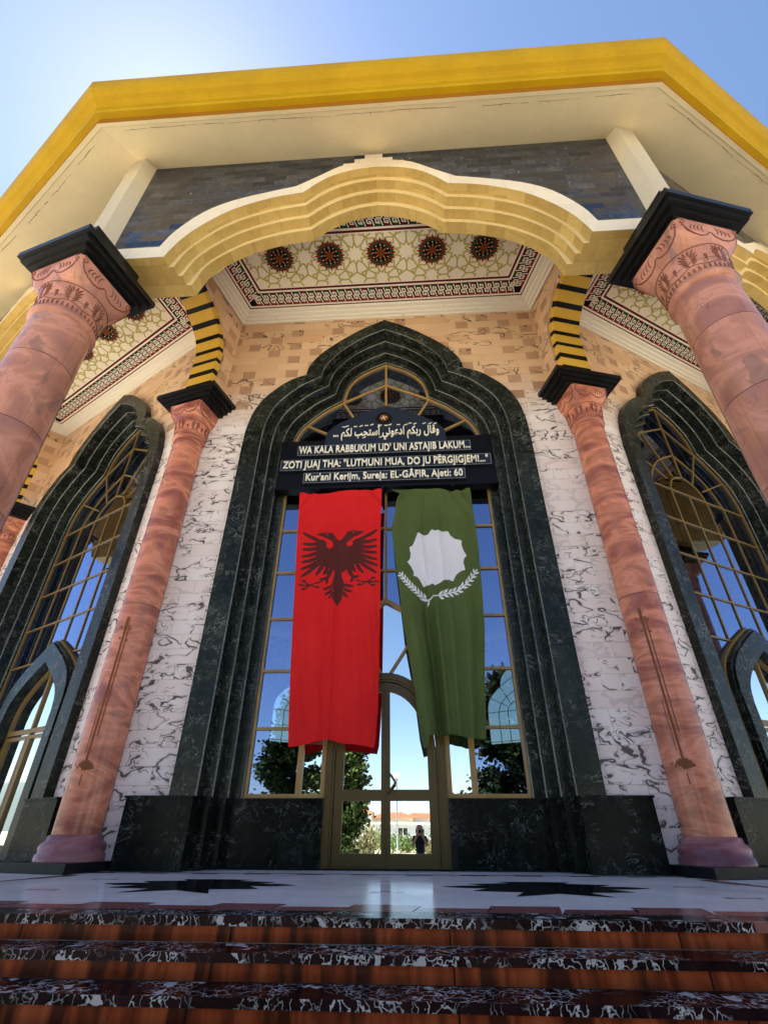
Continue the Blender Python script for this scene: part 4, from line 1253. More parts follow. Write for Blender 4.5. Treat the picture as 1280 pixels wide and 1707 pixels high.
for k in range(8):
    a = 2*math.pi*(k+.5)/8
    em.obox((-.03+.05*math.cos(a), SY-.038, 8.965+.05*math.sin(a)), (.014*math.cos(a), 0, .014*math.sin(a)), (0, .01, 0), (-.012*math.sin(a), 0, .012*math.cos(a)), 2 if k % 2 else 3)
em.obox((-.03, SY-.04, 8.965), (.018, 0, 0), (0, .01, 0), (0, 0, .018), 3)
em.build("emblem", ['signback', 'orange', 'red', 'letter'], pan, SO)

# ------------------------------------------------------------------ flags
def pip(x, y, P):
    c = False; j = len(P)-1
    for i in range(len(P)):
        xi, yi = P[i]; xj, yj = P[j]
        if (yi > y) != (yj > y) and x < (xj-xi)*(y-yi)/(yj-yi)+xi: c = not c
        j = i
    return c
def seg_poly(p, q, w):
    p, q = Vector(p), Vector(q); t = (q-p).normalized(); n = Vector((-t.y, t.x))*w/2
    return [tuple(p+n*.8), tuple((p+q)/2+n*1.1), tuple(q+n*.5), tuple(q+t*w*.3), tuple(q-n*.5), tuple((p+q)/2-n*1.1), tuple(p-n*.8)]
def interp(tab, t):
    for (a, b_) in zip(tab, tab[1:]):
        if t <= b_[0] or b_ is tab[-1]:
            k = (t-a[0])/(b_[0]-a[0]); return a[1]+(b_[1]-a[1])*k
def back_map(ox, oy):
    """photo-crop units -> metres on the flag (the flag hangs almost parallel to the picture)"""
    return None
EAGLE = [[(-1.428, 5.666), (-1.332, 5.704), (-1.235, 5.723), (-1.096, 5.712), (-1.028, 5.631), (-0.978, 5.54), (-0.928, 5.512), (-0.881, 5.537), (-0.836, 5.613), (-0.772, 5.713), (-0.646, 5.747), (-0.547, 5.733), (-0.419, 5.717), (-0.486, 5.658), (-0.544, 5.62), (-0.63, 5.578), (-0.711, 5.509), (-0.77, 5.449), (-0.783, 5.401), (-0.793, 5.314), (-0.778, 4.973), (-0.852, 4.768), (-0.964, 4.771), (-1.047, 4.897), (-1.07, 5.279), (-1.056, 5.432), (-1.088, 5.51), (-1.165, 5.564), (-1.286, 5.612), (-1.377, 5.642)], [(-1.415, 5.554), (-1.34, 5.551), (-1.241, 5.53), (-1.194, 5.469), (-1.193, 5.388), (-1.128, 5.34), (-1.064, 5.375), (-0.993, 5.277), (-0.963, 4.916), (-1.045, 4.866), (-1.123, 4.91), (-1.238, 4.934), (-1.352, 4.943), (-1.395, 5.203)], [(-0.839, 5.272), (-0.778, 5.401), (-0.743, 5.361), (-0.69, 5.368), (-0.649, 5.419), (-0.67, 5.468), (-0.599, 5.528), (-0.503, 5.58), (-0.434, 5.594), (-0.44, 5.391), (-0.45, 5.175), (-0.458, 4.996), (-0.579, 4.957), (-0.709, 4.898), (-0.798, 4.798), (-0.863, 4.975)], [(-1.048, 4.918), (-0.978, 5.021), (-0.806, 4.974), (-0.725, 4.847), (-0.852, 4.768), (-0.839, 4.687), (-0.769, 4.505), (-0.81, 4.368), (-0.816, 4.213), (-0.902, 4.078), (-1.011, 4.24), (-0.977, 4.411), (-1.028, 4.531), (-0.987, 4.772)], [(-1.384, 5.582), (-1.527, 5.648), (-1.679, 5.728), (-1.712, 5.715), (-1.696, 5.676), (-1.554, 5.568), (-1.412, 5.502)], [(-1.395, 5.486), (-1.53, 5.475), (-1.667, 5.475), (-1.689, 5.446), (-1.661, 5.417), (-1.522, 5.387), (-1.387, 5.398)], [(-1.389, 5.38), (-1.533, 5.356), (-1.676, 5.343), (-1.696, 5.313), (-1.666, 5.286), (-1.518, 5.269), (-1.375, 5.293)], [(-1.386, 5.266), (-1.531, 5.218), (-1.674, 5.182), (-1.69, 5.149), (-1.658, 5.127), (-1.507, 5.134), (-1.362, 5.181)], [(-1.38, 5.157), (-1.525, 5.095), (-1.667, 5.045), (-1.68, 5.011), (-1.647, 4.992), (-1.495, 5.014), (-1.351, 5.075)], [(-1.377, 5.06), (-1.527, 4.97), (-1.671, 4.893), (-1.679, 4.857), (-1.645, 4.843), (-1.488, 4.893), (-1.339, 4.982)], [(-1.37, 4.998), (-1.519, 4.854), (-1.659, 4.725), (-1.66, 4.688), (-1.626, 4.682), (-1.467, 4.787), (-1.319, 4.93)], [(-1.282, 4.968), (-1.333, 4.856), (-1.374, 4.762), (-1.363, 4.725), (-1.33, 4.732), (-1.266, 4.809), (-1.215, 4.921)], [(-1.183, 4.949), (-1.212, 4.852), (-1.23, 4.773), (-1.215, 4.737), (-1.184, 4.75), (-1.141, 4.815), (-1.112, 4.913)], [(-1.089, 4.92), (-1.128, 4.847), (-1.163, 4.793), (-1.156, 4.755), (-1.122, 4.759), (-1.075, 4.802), (-1.035, 4.875)], [(-0.424, 5.524), (-0.285, 5.599), (-0.153, 5.717), (-0.144, 5.757), (-0.179, 5.769), (-0.326, 5.678), (-0.465, 5.602)], [(-0.433, 5.418), (-0.299, 5.431), (-0.168, 5.486), (-0.148, 5.519), (-0.178, 5.543), (-0.316, 5.518), (-0.451, 5.505)], [(-0.44, 5.308), (-0.304, 5.297), (-0.17, 5.328), (-0.146, 5.357), (-0.173, 5.385), (-0.309, 5.384), (-0.446, 5.395)], [(-0.449, 5.214), (-0.311, 5.18), (-0.172, 5.186), (-0.145, 5.21), (-0.167, 5.241), (-0.304, 5.265), (-0.443, 5.299)], [(-0.464, 5.124), (-0.32, 5.058), (-0.175, 5.031), (-0.144, 5.048), (-0.161, 5.083), (-0.299, 5.138), (-0.443, 5.205)], [(-0.474, 5.035), (-0.318, 4.948), (-0.16, 4.9), (-0.129, 4.914), (-0.142, 4.949), (-0.291, 5.024), (-0.447, 5.112)], [(-0.497, 4.962), (-0.344, 4.835), (-0.187, 4.745), (-0.154, 4.752), (-0.161, 4.788), (-0.304, 4.902), (-0.457, 5.03)], [(-0.587, 4.944), (-0.525, 4.835), (-0.453, 4.759), (-0.419, 4.751), (-0.414, 4.788), (-0.464, 4.88), (-0.527, 4.99)], [(-0.678, 4.912), (-0.648, 4.834), (-0.609, 4.788), (-0.576, 4.774), (-0.565, 4.809), (-0.581, 4.866), (-0.61, 4.944)], [(-0.738, 4.875), (-0.71, 4.821), (-0.672, 4.8), (-0.638, 4.792), (-0.634, 4.829), (-0.65, 4.867), (-0.679, 4.921)], [(-0.993, 4.565), (-1.093, 4.509), (-1.192, 4.469), (-1.203, 4.436), (-1.17, 4.421), (-1.065, 4.446), (-0.965, 4.502)], [(-1.01, 4.47), (-1.084, 4.409), (-1.155, 4.364), (-1.161, 4.33), (-1.127, 4.32), (-1.048, 4.351), (-0.974, 4.412)], [(-1.021, 4.385), (-1.058, 4.324), (-1.089, 4.282), (-1.085, 4.246), (-1.052, 4.248), (-1.008, 4.28), (-0.971, 4.34)], [(-0.778, 4.475), (-0.697, 4.45), (-0.617, 4.456), (-0.591, 4.477), (-0.612, 4.506), (-0.691, 4.516), (-0.772, 4.542)], [(-0.795, 4.399), (-0.726, 4.355), (-0.655, 4.341), (-0.624, 4.353), (-0.638, 4.387), (-0.704, 4.415), (-0.773, 4.46)], [(-0.826, 4.335), (-0.78, 4.275), (-0.731, 4.244), (-0.698, 4.242), (-0.698, 4.278), (-0.738, 4.32), (-0.783, 4.38)], [(-1.086, 4.91), (-1.13, 4.79), (-1.163, 4.69), (-1.148, 4.646), (-1.108, 4.658), (-1.051, 4.745), (-1.007, 4.864)], [(-1.129, 4.728), (-1.206, 4.695), (-1.281, 4.677), (-1.295, 4.648), (-1.267, 4.63), (-1.185, 4.628), (-1.108, 4.66)], [(-1.164, 4.678), (-1.164, 4.61), (-1.157, 4.566), (-1.138, 4.543), (-1.118, 4.561), (-1.108, 4.603), (-1.108, 4.671)], [(-0.752, 4.825), (-0.701, 4.719), (-0.641, 4.646), (-0.6, 4.632), (-0.59, 4.676), (-0.628, 4.763), (-0.679, 4.869)], [(-0.63, 4.647), (-0.569, 4.642), (-0.511, 4.67), (-0.493, 4.697), (-0.518, 4.718), (-0.579, 4.71), (-0.64, 4.716)], [(-0.641, 4.685), (-0.662, 4.623), (-0.676, 4.581), (-0.666, 4.553), (-0.641, 4.562), (-0.611, 4.595), (-0.59, 4.657)], [(-1.223, 4.641), (-1.339, 4.576), (-1.454, 4.532), (-1.458, 4.517), (-1.444, 4.511), (-1.325, 4.546), (-1.209, 4.611)], [(-1.451, 4.506), (-1.356, 4.467), (-1.262, 4.456), (-1.25, 4.464), (-1.258, 4.478), (-1.351, 4.497), (-1.447, 4.537)], [(-1.443, 4.535), (-1.525, 4.57), (-1.611, 4.625), (-1.625, 4.621), (-1.619, 4.606), (-1.537, 4.542), (-1.455, 4.507)], [(-1.451, 4.539), (-1.557, 4.528), (-1.664, 4.535), (-1.674, 4.523), (-1.661, 4.51), (-1.553, 4.492), (-1.447, 4.503)], [(-1.458, 4.535), (-1.531, 4.47), (-1.603, 4.425), (-1.605, 4.41), (-1.59, 4.406), (-1.513, 4.443), (-1.44, 4.508)], [(-0.569, 4.593), (-0.457, 4.564), (-0.347, 4.562), (-0.336, 4.572), (-0.345, 4.585), (-0.455, 4.595), (-0.566, 4.625)], [(-0.352, 4.588), (-0.438, 4.539), (-0.522, 4.509), (-0.527, 4.494), (-0.514, 4.488), (-0.426, 4.509), (-0.34, 4.559)], [(-0.338, 4.56), (-0.27, 4.591), (-0.204, 4.65), (-0.201, 4.666), (-0.215, 4.67), (-0.285, 4.619), (-0.354, 4.587)], [(-0.345, 4.556), (-0.24, 4.543), (-0.135, 4.56), (-0.123, 4.572), (-0.135, 4.585), (-0.241, 4.579), (-0.346, 4.592)], [(-0.353, 4.56), (-0.283, 4.504), (-0.212, 4.477), (-0.198, 4.481), (-0.202, 4.496), (-0.269, 4.532), (-0.339, 4.587)], [(-1.646, 4.606), (-1.608, 4.632), (-1.566, 4.628), (-1.53, 4.603), (-1.562, 4.58), (-1.603, 4.579)], [(-1.694, 4.527), (-1.656, 4.552), (-1.615, 4.549), (-1.579, 4.524), (-1.61, 4.501), (-1.651, 4.5)], [(-1.634, 4.442), (-1.596, 4.467), (-1.555, 4.464), (-1.52, 4.44), (-1.551, 4.417), (-1.591, 4.416)], [(-1.366, 4.479), (-1.327, 4.504), (-1.287, 4.501), (-1.252, 4.477), (-1.283, 4.454), (-1.323, 4.453)], [(-0.277, 4.652), (-0.237, 4.677), (-0.197, 4.674), (-0.163, 4.649), (-0.196, 4.626), (-0.236, 4.625)], [(-0.221, 4.574), (-0.181, 4.599), (-0.141, 4.596), (-0.107, 4.572), (-0.14, 4.548), (-0.18, 4.547)], [(-0.284, 4.496), (-0.244, 4.521), (-0.204, 4.518), (-0.171, 4.494), (-0.203, 4.471), (-0.243, 4.47)], [(-0.55, 4.515), (-0.51, 4.54), (-0.47, 4.537), (-0.436, 4.512), (-0.468, 4.489), (-0.508, 4.488)]]
EYES = [[(-1.233, 5.694), (-1.198, 5.699), (-1.188, 5.672), (-1.219, 5.664)], [(-0.673, 5.705), (-0.635, 5.713), (-0.624, 5.681), (-0.662, 5.673)]]
WHITE = [[(0.68, 5.631), (0.746, 5.585), (0.812, 5.576), (0.891, 5.609), (0.932, 5.679), (0.973, 5.723), (1.047, 5.675), (1.161, 5.645), (1.296, 5.656), (1.337, 5.555), (1.416, 5.475), (1.554, 5.427), (1.545, 5.319), (1.573, 5.2), (1.628, 5.083), (1.57, 5.011), (1.55, 4.929), (1.573, 4.765), (1.479, 4.737), (1.392, 4.669), (1.319, 4.532), (1.24, 4.557), (1.149, 4.546), (1.056, 4.499), (0.972, 4.452), (0.921, 4.492), (0.856, 4.464), (0.747, 4.448), (0.706, 4.547), (0.646, 4.638), (0.565, 4.67), (0.573, 4.751), (0.525, 4.875), (0.453, 4.991), (0.511, 5.062), (0.523, 5.168), (0.499, 5.319), (0.557, 5.349), (0.597, 5.424)], [(0.853, 4.18), (0.807, 4.11), (0.809, 4.04), (0.851, 4.095)], [(0.853, 4.18), (0.777, 4.203), (0.715, 4.175), (0.777, 4.152)], [(0.792, 4.182), (0.719, 4.208), (0.657, 4.184), (0.717, 4.159)], [(0.792, 4.182), (0.793, 4.266), (0.753, 4.32), (0.749, 4.25)], [(0.732, 4.231), (0.661, 4.257), (0.6, 4.234), (0.659, 4.209)], [(0.732, 4.231), (0.733, 4.312), (0.695, 4.367), (0.69, 4.298)], [(0.672, 4.28), (0.602, 4.306), (0.543, 4.284), (0.6, 4.259)], [(0.672, 4.28), (0.673, 4.36), (0.635, 4.413), (0.631, 4.346)], [(0.612, 4.33), (0.543, 4.355), (0.486, 4.334), (0.542, 4.309)], [(0.612, 4.33), (0.612, 4.408), (0.575, 4.46), (0.571, 4.395)], [(0.554, 4.384), (0.491, 4.418), (0.433, 4.405), (0.484, 4.373)], [(0.554, 4.384), (0.563, 4.46), (0.533, 4.516), (0.522, 4.452)], [(0.499, 4.443), (0.437, 4.476), (0.381, 4.463), (0.431, 4.432)], [(0.499, 4.443), (0.508, 4.517), (0.479, 4.572), (0.468, 4.509)], [(0.445, 4.503), (0.391, 4.546), (0.335, 4.544), (0.378, 4.505)], [(0.445, 4.503), (0.465, 4.573), (0.445, 4.631), (0.425, 4.573)], [(0.4, 4.572), (0.347, 4.614), (0.292, 4.612), (0.335, 4.574)], [(0.4, 4.572), (0.419, 4.641), (0.4, 4.697), (0.381, 4.641)], [(0.354, 4.642), (0.303, 4.683), (0.249, 4.681), (0.291, 4.644)], [(0.354, 4.642), (0.373, 4.709), (0.354, 4.764), (0.335, 4.709)], [(0.345, 4.656), (0.33, 4.707), (0.278, 4.759), (0.293, 4.708)], [(0.909, 4.241), (0.862, 4.193), (0.818, 4.166), (0.815, 4.15), (0.83, 4.148), (0.877, 4.172), (0.923, 4.22)], [(0.832, 4.168), (0.788, 4.19), (0.745, 4.235), (0.73, 4.232), (0.732, 4.216), (0.773, 4.169), (0.817, 4.146)], [(0.746, 4.236), (0.668, 4.289), (0.589, 4.363), (0.574, 4.361), (0.576, 4.345), (0.653, 4.267), (0.731, 4.215)], [(0.591, 4.364), (0.525, 4.422), (0.459, 4.503), (0.443, 4.502), (0.443, 4.486), (0.508, 4.402), (0.573, 4.344)], [(0.461, 4.502), (0.422, 4.551), (0.381, 4.622), (0.365, 4.625), (0.363, 4.608), (0.401, 4.535), (0.441, 4.486)], [(0.382, 4.623), (0.369, 4.632), (0.354, 4.663), (0.339, 4.666), (0.336, 4.649), (0.348, 4.615), (0.361, 4.607)], [(1.012, 4.239), (1.092, 4.275), (1.13, 4.342), (1.061, 4.317)], [(1.012, 4.239), (1.066, 4.17), (1.136, 4.157), (1.094, 4.217)], [(1.105, 4.252), (1.181, 4.294), (1.214, 4.362), (1.148, 4.332)], [(1.105, 4.252), (1.163, 4.19), (1.231, 4.183), (1.187, 4.237)], [(1.198, 4.268), (1.273, 4.308), (1.305, 4.375), (1.241, 4.346)], [(1.198, 4.268), (1.254, 4.207), (1.321, 4.2), (1.278, 4.254)], [(1.289, 4.295), (1.356, 4.346), (1.378, 4.416), (1.32, 4.377)], [(1.289, 4.295), (1.352, 4.247), (1.418, 4.251), (1.369, 4.295)], [(1.38, 4.327), (1.445, 4.377), (1.467, 4.445), (1.41, 4.406)], [(1.38, 4.327), (1.441, 4.279), (1.505, 4.283), (1.457, 4.326)], [(1.463, 4.379), (1.511, 4.446), (1.514, 4.515), (1.47, 4.461)], [(1.463, 4.379), (1.533, 4.355), (1.593, 4.379), (1.536, 4.404)], [(1.543, 4.439), (1.59, 4.504), (1.593, 4.571), (1.55, 4.519)], [(1.543, 4.439), (1.611, 4.415), (1.67, 4.439), (1.614, 4.463)], [(1.613, 4.513), (1.646, 4.585), (1.636, 4.649), (1.605, 4.591)], [(1.613, 4.513), (1.683, 4.507), (1.736, 4.543), (1.677, 4.552)], [(1.68, 4.592), (1.701, 4.667), (1.681, 4.726), (1.66, 4.664)], [(1.68, 4.592), (1.75, 4.6), (1.795, 4.644), (1.737, 4.641)], [(1.736, 4.681), (1.757, 4.755), (1.738, 4.812), (1.717, 4.752)], [(1.736, 4.681), (1.804, 4.689), (1.849, 4.732), (1.792, 4.73)], [(1.748, 4.7), (1.802, 4.757), (1.82, 4.815), (1.766, 4.758)], [(0.917, 4.218), (0.979, 4.211), (1.041, 4.23), (1.052, 4.242), (1.041, 4.253), (0.978, 4.238), (0.916, 4.244)], [(1.042, 4.228), (1.131, 4.232), (1.221, 4.26), (1.231, 4.273), (1.219, 4.283), (1.129, 4.258), (1.04, 4.255)], [(1.223, 4.259), (1.313, 4.279), (1.405, 4.324), (1.413, 4.338), (1.4, 4.346), (1.307, 4.304), (1.217, 4.284)], [(1.409, 4.324), (1.484, 4.368), (1.56, 4.438), (1.563, 4.454), (1.548, 4.457), (1.47, 4.39), (1.396, 4.345)], [(1.563, 4.438), (1.621, 4.493), (1.681, 4.574), (1.681, 4.591), (1.666, 4.59), (1.604, 4.512), (1.545, 4.456)], [(1.684, 4.575), (1.72, 4.621), (1.757, 4.693), (1.754, 4.71), (1.739, 4.706), (1.699, 4.636), (1.663, 4.589)]]
def in_any(x, z, polys):
    for (bb, P) in polys:
        if bb[0] <= x <= bb[1] and bb[2] <= z <= bb[3] and pip(x, z, P): return True
    return False
def boxed(L): return [((min(p[0] for p in P), max(p[0] for p in P), min(p[1] for p in P), max(p[1] for p in P)), P) for P in L]
def flag(name, label, left, right, top, bot, fold, emblem, holes, mats, nu=230, nv=620):
    emb, hol = boxed(emblem), boxed(holes)
    V, F, MI = [], [], []
    XZ = []
    for j in range(nv+1):
        v = j/nv
        for i in range(nu+1):
            u = i/nu
            zt, zb = interp(top, u), interp(bot, u)
            z = zt+(zb-zt)*v
            zl = max(min(z, left[0][0]), left[-1][0])
            xl = interp([(-a, b_) for a, b_ in left], -z); xr = interp([(-a, b_) for a, b_ in right], -z)
            x = xl+(xr-xl)*u
            XZ.append((x, z))
            dy, dx = fold(u, v)
            V.append((x+dx, .10-dy, z))
    for j in range(nv):
        for i in range(nu):
            a = j*(nu+1)+i
            F.append((a, a+nu+1, a+nu+2, a+1))
            cx = (XZ[a][0]+XZ[a+nu+2][0])/2; cz = (XZ[a][1]+XZ[a+nu+2][1])/2
            MI.append(1 if in_any(cx, cz, emb) and not in_any(cx, cz, hol) else 0)
    me = bpy.data.meshes.new(name)
    me.from_pydata([(x-V[0][0], y-.1, z-6.7) for x, y, z in V], [], F)
    for k in mats: me.materials.append(M[k])
    me.polygons.foreach_set("material_index", MI)
    me.polygons.foreach_set("use_smooth", [True]*len(F))
    ob = bpy.data.objects.new(name, me); COL.objects.link(ob); ob.location = (V[0][0], .1, 6.7)
    tag(ob, label, "flag")
    return ob
def g_(x, c, w): return math.exp(-((x-c)/w)**2)
def wr(u, v): return .0035*math.sin(34*u+19*v+2.5*math.sin(9*v+5*u))+.0025*math.sin(61*u-23*v+3*math.sin(7*u))
def fold_red(u, v):
    y = .014*math.sin(u*9.5+.6+v*.8)*(.35+v)+.010*math.sin(u*21+1.7)*v+.008*math.sin(u*15-2+v*3)
    y += .05*g_(u, .47-.03*v, .035)*(.15+.85*min(1, v*1.6))*(1-.2*v) - .02*g_(u, .56, .05)*v
    y += .055*g_(u, .74+.02*v, .07)*max(0, v-.35) + .06*g_(u, .30, .06)*max(0, v-.5)
    # drag folds from the tied corners
    d = max(0, .16-v)/.16
    y += .018*d*math.sin((u*1.0+v*2.2)*38)*g_(u, .06, .14) + .018*d*math.sin(((1-u)+v*2.2)*38)*g_(u, .94, .14)
    y -= .04*max(0, v-.94)/.06*.3
    return y*1.5+wr(u, v), 0
def fold_green(u, v):
    y = .016*math.sin(u*8+2.2)*(.4+v)+.012*math.sin(u*24+v*2)*(.3+v*.9)
    k = max(0, min(1, (v-.36)/.25))
    y += .17*k*g_(u, .13, .12) - .09*k*g_(u, .30, .055) + .10*k*g_(u, .43, .05) + .05*k*g_(u, .60, .05) + .05*k*g_(u, .80, .08)
    y += .05*g_(u, .32+.05*v, .03)*(1-k)*min(1, v*6) + .035*g_(u, .55, .03)*(1-k)*min(1, v*6)
    d = max(0, .18-v)/.18
    y += .022*d*math.sin(((1-u)+v*1.6)*42)*g_(u, .9, .22) + .10*g_(u, 0, .07)*g_(v, .05, .035)
    return y*1.35+wr(u, v), .03*g_(u, 0, .08)*g_(v, .04, .02)
flag("flag", "long red flag with a dark double-headed eagle hanging left of the door's centre line",
     [(6.80, -1.877), (6.0, -1.842), (4.876, -1.779), (3.637, -1.71), (2.557, -1.64), (1.6, -1.561)],
     [(6.80, -.064), (5.5, -.089), (4.44, -.082), (3.05, -.094), (2.25, -.108), (1.76, -.142), (1.6, -.18)],
     [(0, 6.746), (.09, 6.732), (.23, 6.692), (.33, 6.71), (.49, 6.774), (.6, 6.771), (.78, 6.765), (1, 6.787)],
     [(0, 1.635), (.1, 1.655), (.27, 1.714), (.45, 1.757), (.63, 1.693), (.84, 1.664), (1, 1.628)],
     fold_red, EAGLE, EYES, ['redcloth', 'eagle'])
flag("flag", "long green flag with a white burst shape above a white laurel wreath",
     [(6.76, .10), (6.70, .20), (6.573, .297), (6.355, .244), (5.91, .171), (5.773, .141), (5.328, .176), (4.842, .228), (4.245, .293), (3.616, .353), (2.941, .46), (2.434, .526), (1.866, .587), (1.55, .654)],
     [(6.76, 1.844), (5.874, 1.871), (5.234, 1.883), (4.557, 1.868), (3.588, 1.827), (2.82, 1.744), (1.7, 1.648)],
     [(0, 6.735), (.33, 6.758), (.62, 6.74), (.73, 6.66), (.86, 6.675), (1, 6.747)],
     [(0, 1.597), (.07, 1.62), (.12, 1.78), (.5, 1.808), (.78, 1.743), (1, 1.742)],
     fold_green, WHITE, [], ['greencloth', 'whitecloth'])

# ------------------------------------------------------------------ what the windows mirror: the place behind the camera
def mirror_at(az, d):
    """a real spot whose mirror image in the door glass (y = .58) stands at this bearing and distance from the camera"""
    xv = CAM.x+d*math.sin(R(az)); yv = CAM.y+d*math.cos(R(az))
    return xv, 1.16-yv
def leaves(mb, n, fn, size, seed):
    r = random.Random(seed)
    for _ in range(n):
        p, out = fn(r)
        a = Vector((r.gauss(0, 1), r.gauss(0, 1), r.gauss(0, .7))).normalized()
        d = (out+a*.6).normalized(); s = d.cross(Vector((r.gauss(0, 1), r.gauss(0, 1), r.gauss(0, 1)))).normalized()
        L = size*r.uniform(.6, 1.4); w_ = L*.36
        p = Vector(p)
        mb.poly([p, p+d*L*.5+s*w_, p+d*L, p+d*L*.5-s*w_])
def conifer(az, d, h, rad, label, seed, leaf='leaf', name="conifer_tree", slim=False, group=None, n=24000, bare=0.0):
    x, y = mirror_at(az, d)
    t = empty(name, label, "tree", (x, y, GZ), group)
    r = random.Random(seed)
    tr = MB(True); tr.tube([(0, 0, 0), (.05, .02, h*.4), (0, 0, h*.95)], [.17, .11, .02], 8)
    br = []
    nb = 70 if not slim else 40
    for i in range(nb):
        q = (i+.5)/nb; z = h*(.10+.88*q); a = r.uniform(0, 2*math.pi)
        rr = rad*((1-q)**.75 if not slim else math.sin(math.pi*min(1, .18+.80*(1-q)))**.8)*r.uniform(.65, 1.15)
        e = Vector((math.cos(a)*rr, math.sin(a)*rr, z+rr*r.uniform(-.15, .35)))
        br.append((Vector((0, 0, z*.97)), e)); tr.tube([(0, 0, z*.97), e*.5+Vector((0, 0, z*.485+.03)), e], [.035, .02, .006], 4)
    tr.build("trunk", 'bark', t)
    cr = MB()
    def f(rn):
        a, e = rn.choice(br); q = rn.random()**.6
        if rn.random() < .22*bare: q = .9+.1*q
        p = a.lerp(e, q); w_ = .10+.16*rn.random()*(1-.4*q)*min(1.4, rad)
        p += Vector((rn.gauss(0, w_), rn.gauss(0, w_), rn.gauss(0, w_*.8)))
        return p, (e-a).normalized()+Vector((0, 0, -.2))
    leaves(cr, n if not slim else n*2//3, f, .21 if not slim else .16, seed+1)
    cr.build("crown", leaf, t)
    return t
conifer(-13.0, 26, 7.2, 2.5, "broad dark conifer beyond the forecourt, mirrored at the left of the red flag's window", 3)
conifer(-7.3, 24, 5.3, .72, "slim cypress mirrored in the left door leaf beside the low building", 5, 'leaf2', "cypress_tree", True)
conifer(9.7, 22, 7.2, 2.3, "tall ragged conifer with loose hanging branches, mirrored right of the green flag", 9, bare=1)
conifer(-31, 30, 6.5, 1.5, "rounded bushy tree on the far left of the forecourt", 13, 'leaf2', "garden_tree")
conifer(30, 34, 7.0, 1.9, "leafy tree on the far right of the forecourt", 15, 'leaf2', "garden_tree")
def shrub(az, d, w_, h, label, seed, leaf, n=1800):
    x, y = mirror_at(az, d)
    t = empty("shrub", label, "shrub", (x, y, GZ), "shrubs along the far edge of the forecourt")
    st = MB(True); r = random.Random(seed)
    tips = []
    for i in range(9):
        a = r.uniform(0, 6.28); e = Vector((math.cos(a)*w_*r.uniform(.2, .8), math.sin(a)*w_*r.uniform(.2, .8), h*r.uniform(.5, .95))); tips.append(e)
        st.tube([(0, 0, 0), e*.5, e], [.03, .02, .005], 4)
    st.build("stem", 'bark', t)
    cr = MB()
    def f(rn):
        e = rn.choice(tips); q = rn.uniform(.25, 1.05)
        return e*q+Vector((rn.gauss(0, .2*w_), rn.gauss(0, .2*w_), rn.gauss(0, .14*h))), (e.normalized()+Vector((0, 0, .3)))
    leaves(cr, n, f, .15, seed+7); cr.build("crown", leaf, t)
sh = [(-11.2, 27, 1.2, 1.3, "dry grey-green shrub at the foot of the slim cypress", 31, 'leaf4'), (-5.4, 30, .9, 1.5, "pale shrub right of the slim cypress", 32, 'leaf4'),
      (-3.3, 50, 1.6, 1.4, "light green shrub left of the lamp post", 33, 'leaf3'), (-1.2, 52, 2.0, 1.3, "light green shrub right of the lamp post", 34, 'leaf3'),
      (.8, 50, 1.3, .9, "low olive shrub behind the photographer's left side", 35, 'leaf4'), (2.2, 51, 1.6, 1.5, "bright green shrub behind the photographer's right side", 36, 'leaf3'),
      (-8.8, 48, 2.0, 1.5, "green shrub behind the slim cypress", 37, 'leaf3'), (5.0, 49, 2.0, 1.4, "green shrub left of the ragged conifer", 38, 'leaf3'),
      (-27, 26, 1.4, 1.2, "rounded bright green shrub by the bushy garden tree", 39, 'leaf3'), (-35, 24, 1.6, 1.3, "wide green shrub at the forecourt's outer left edge", 40, 'leaf3')]
for q in sh: shrub(*q)
# lamp post
lx, ly = mirror_at(-2.15, 35)
lamp = empty("street_lamp", "slim grey lamp post with a white globe on the forecourt", "street lamp", (lx, ly, GZ))
p = MB(True); p.lathe([(.10, 0), (.10, .35), (.05, .4), (.04, 4.2)], 12); p.lathe([(.09, 4.2), (.10, 4.28)], 12); p.build("pole", 'grey_m', lamp)
p = MB(True); p.lathe([(.01+.19*math.sin(math.pi*i/10), 4.47-.19*math.cos(math.pi*i/10)) for i in range(11)], 16); p.build("globe", 'globe', lamp)
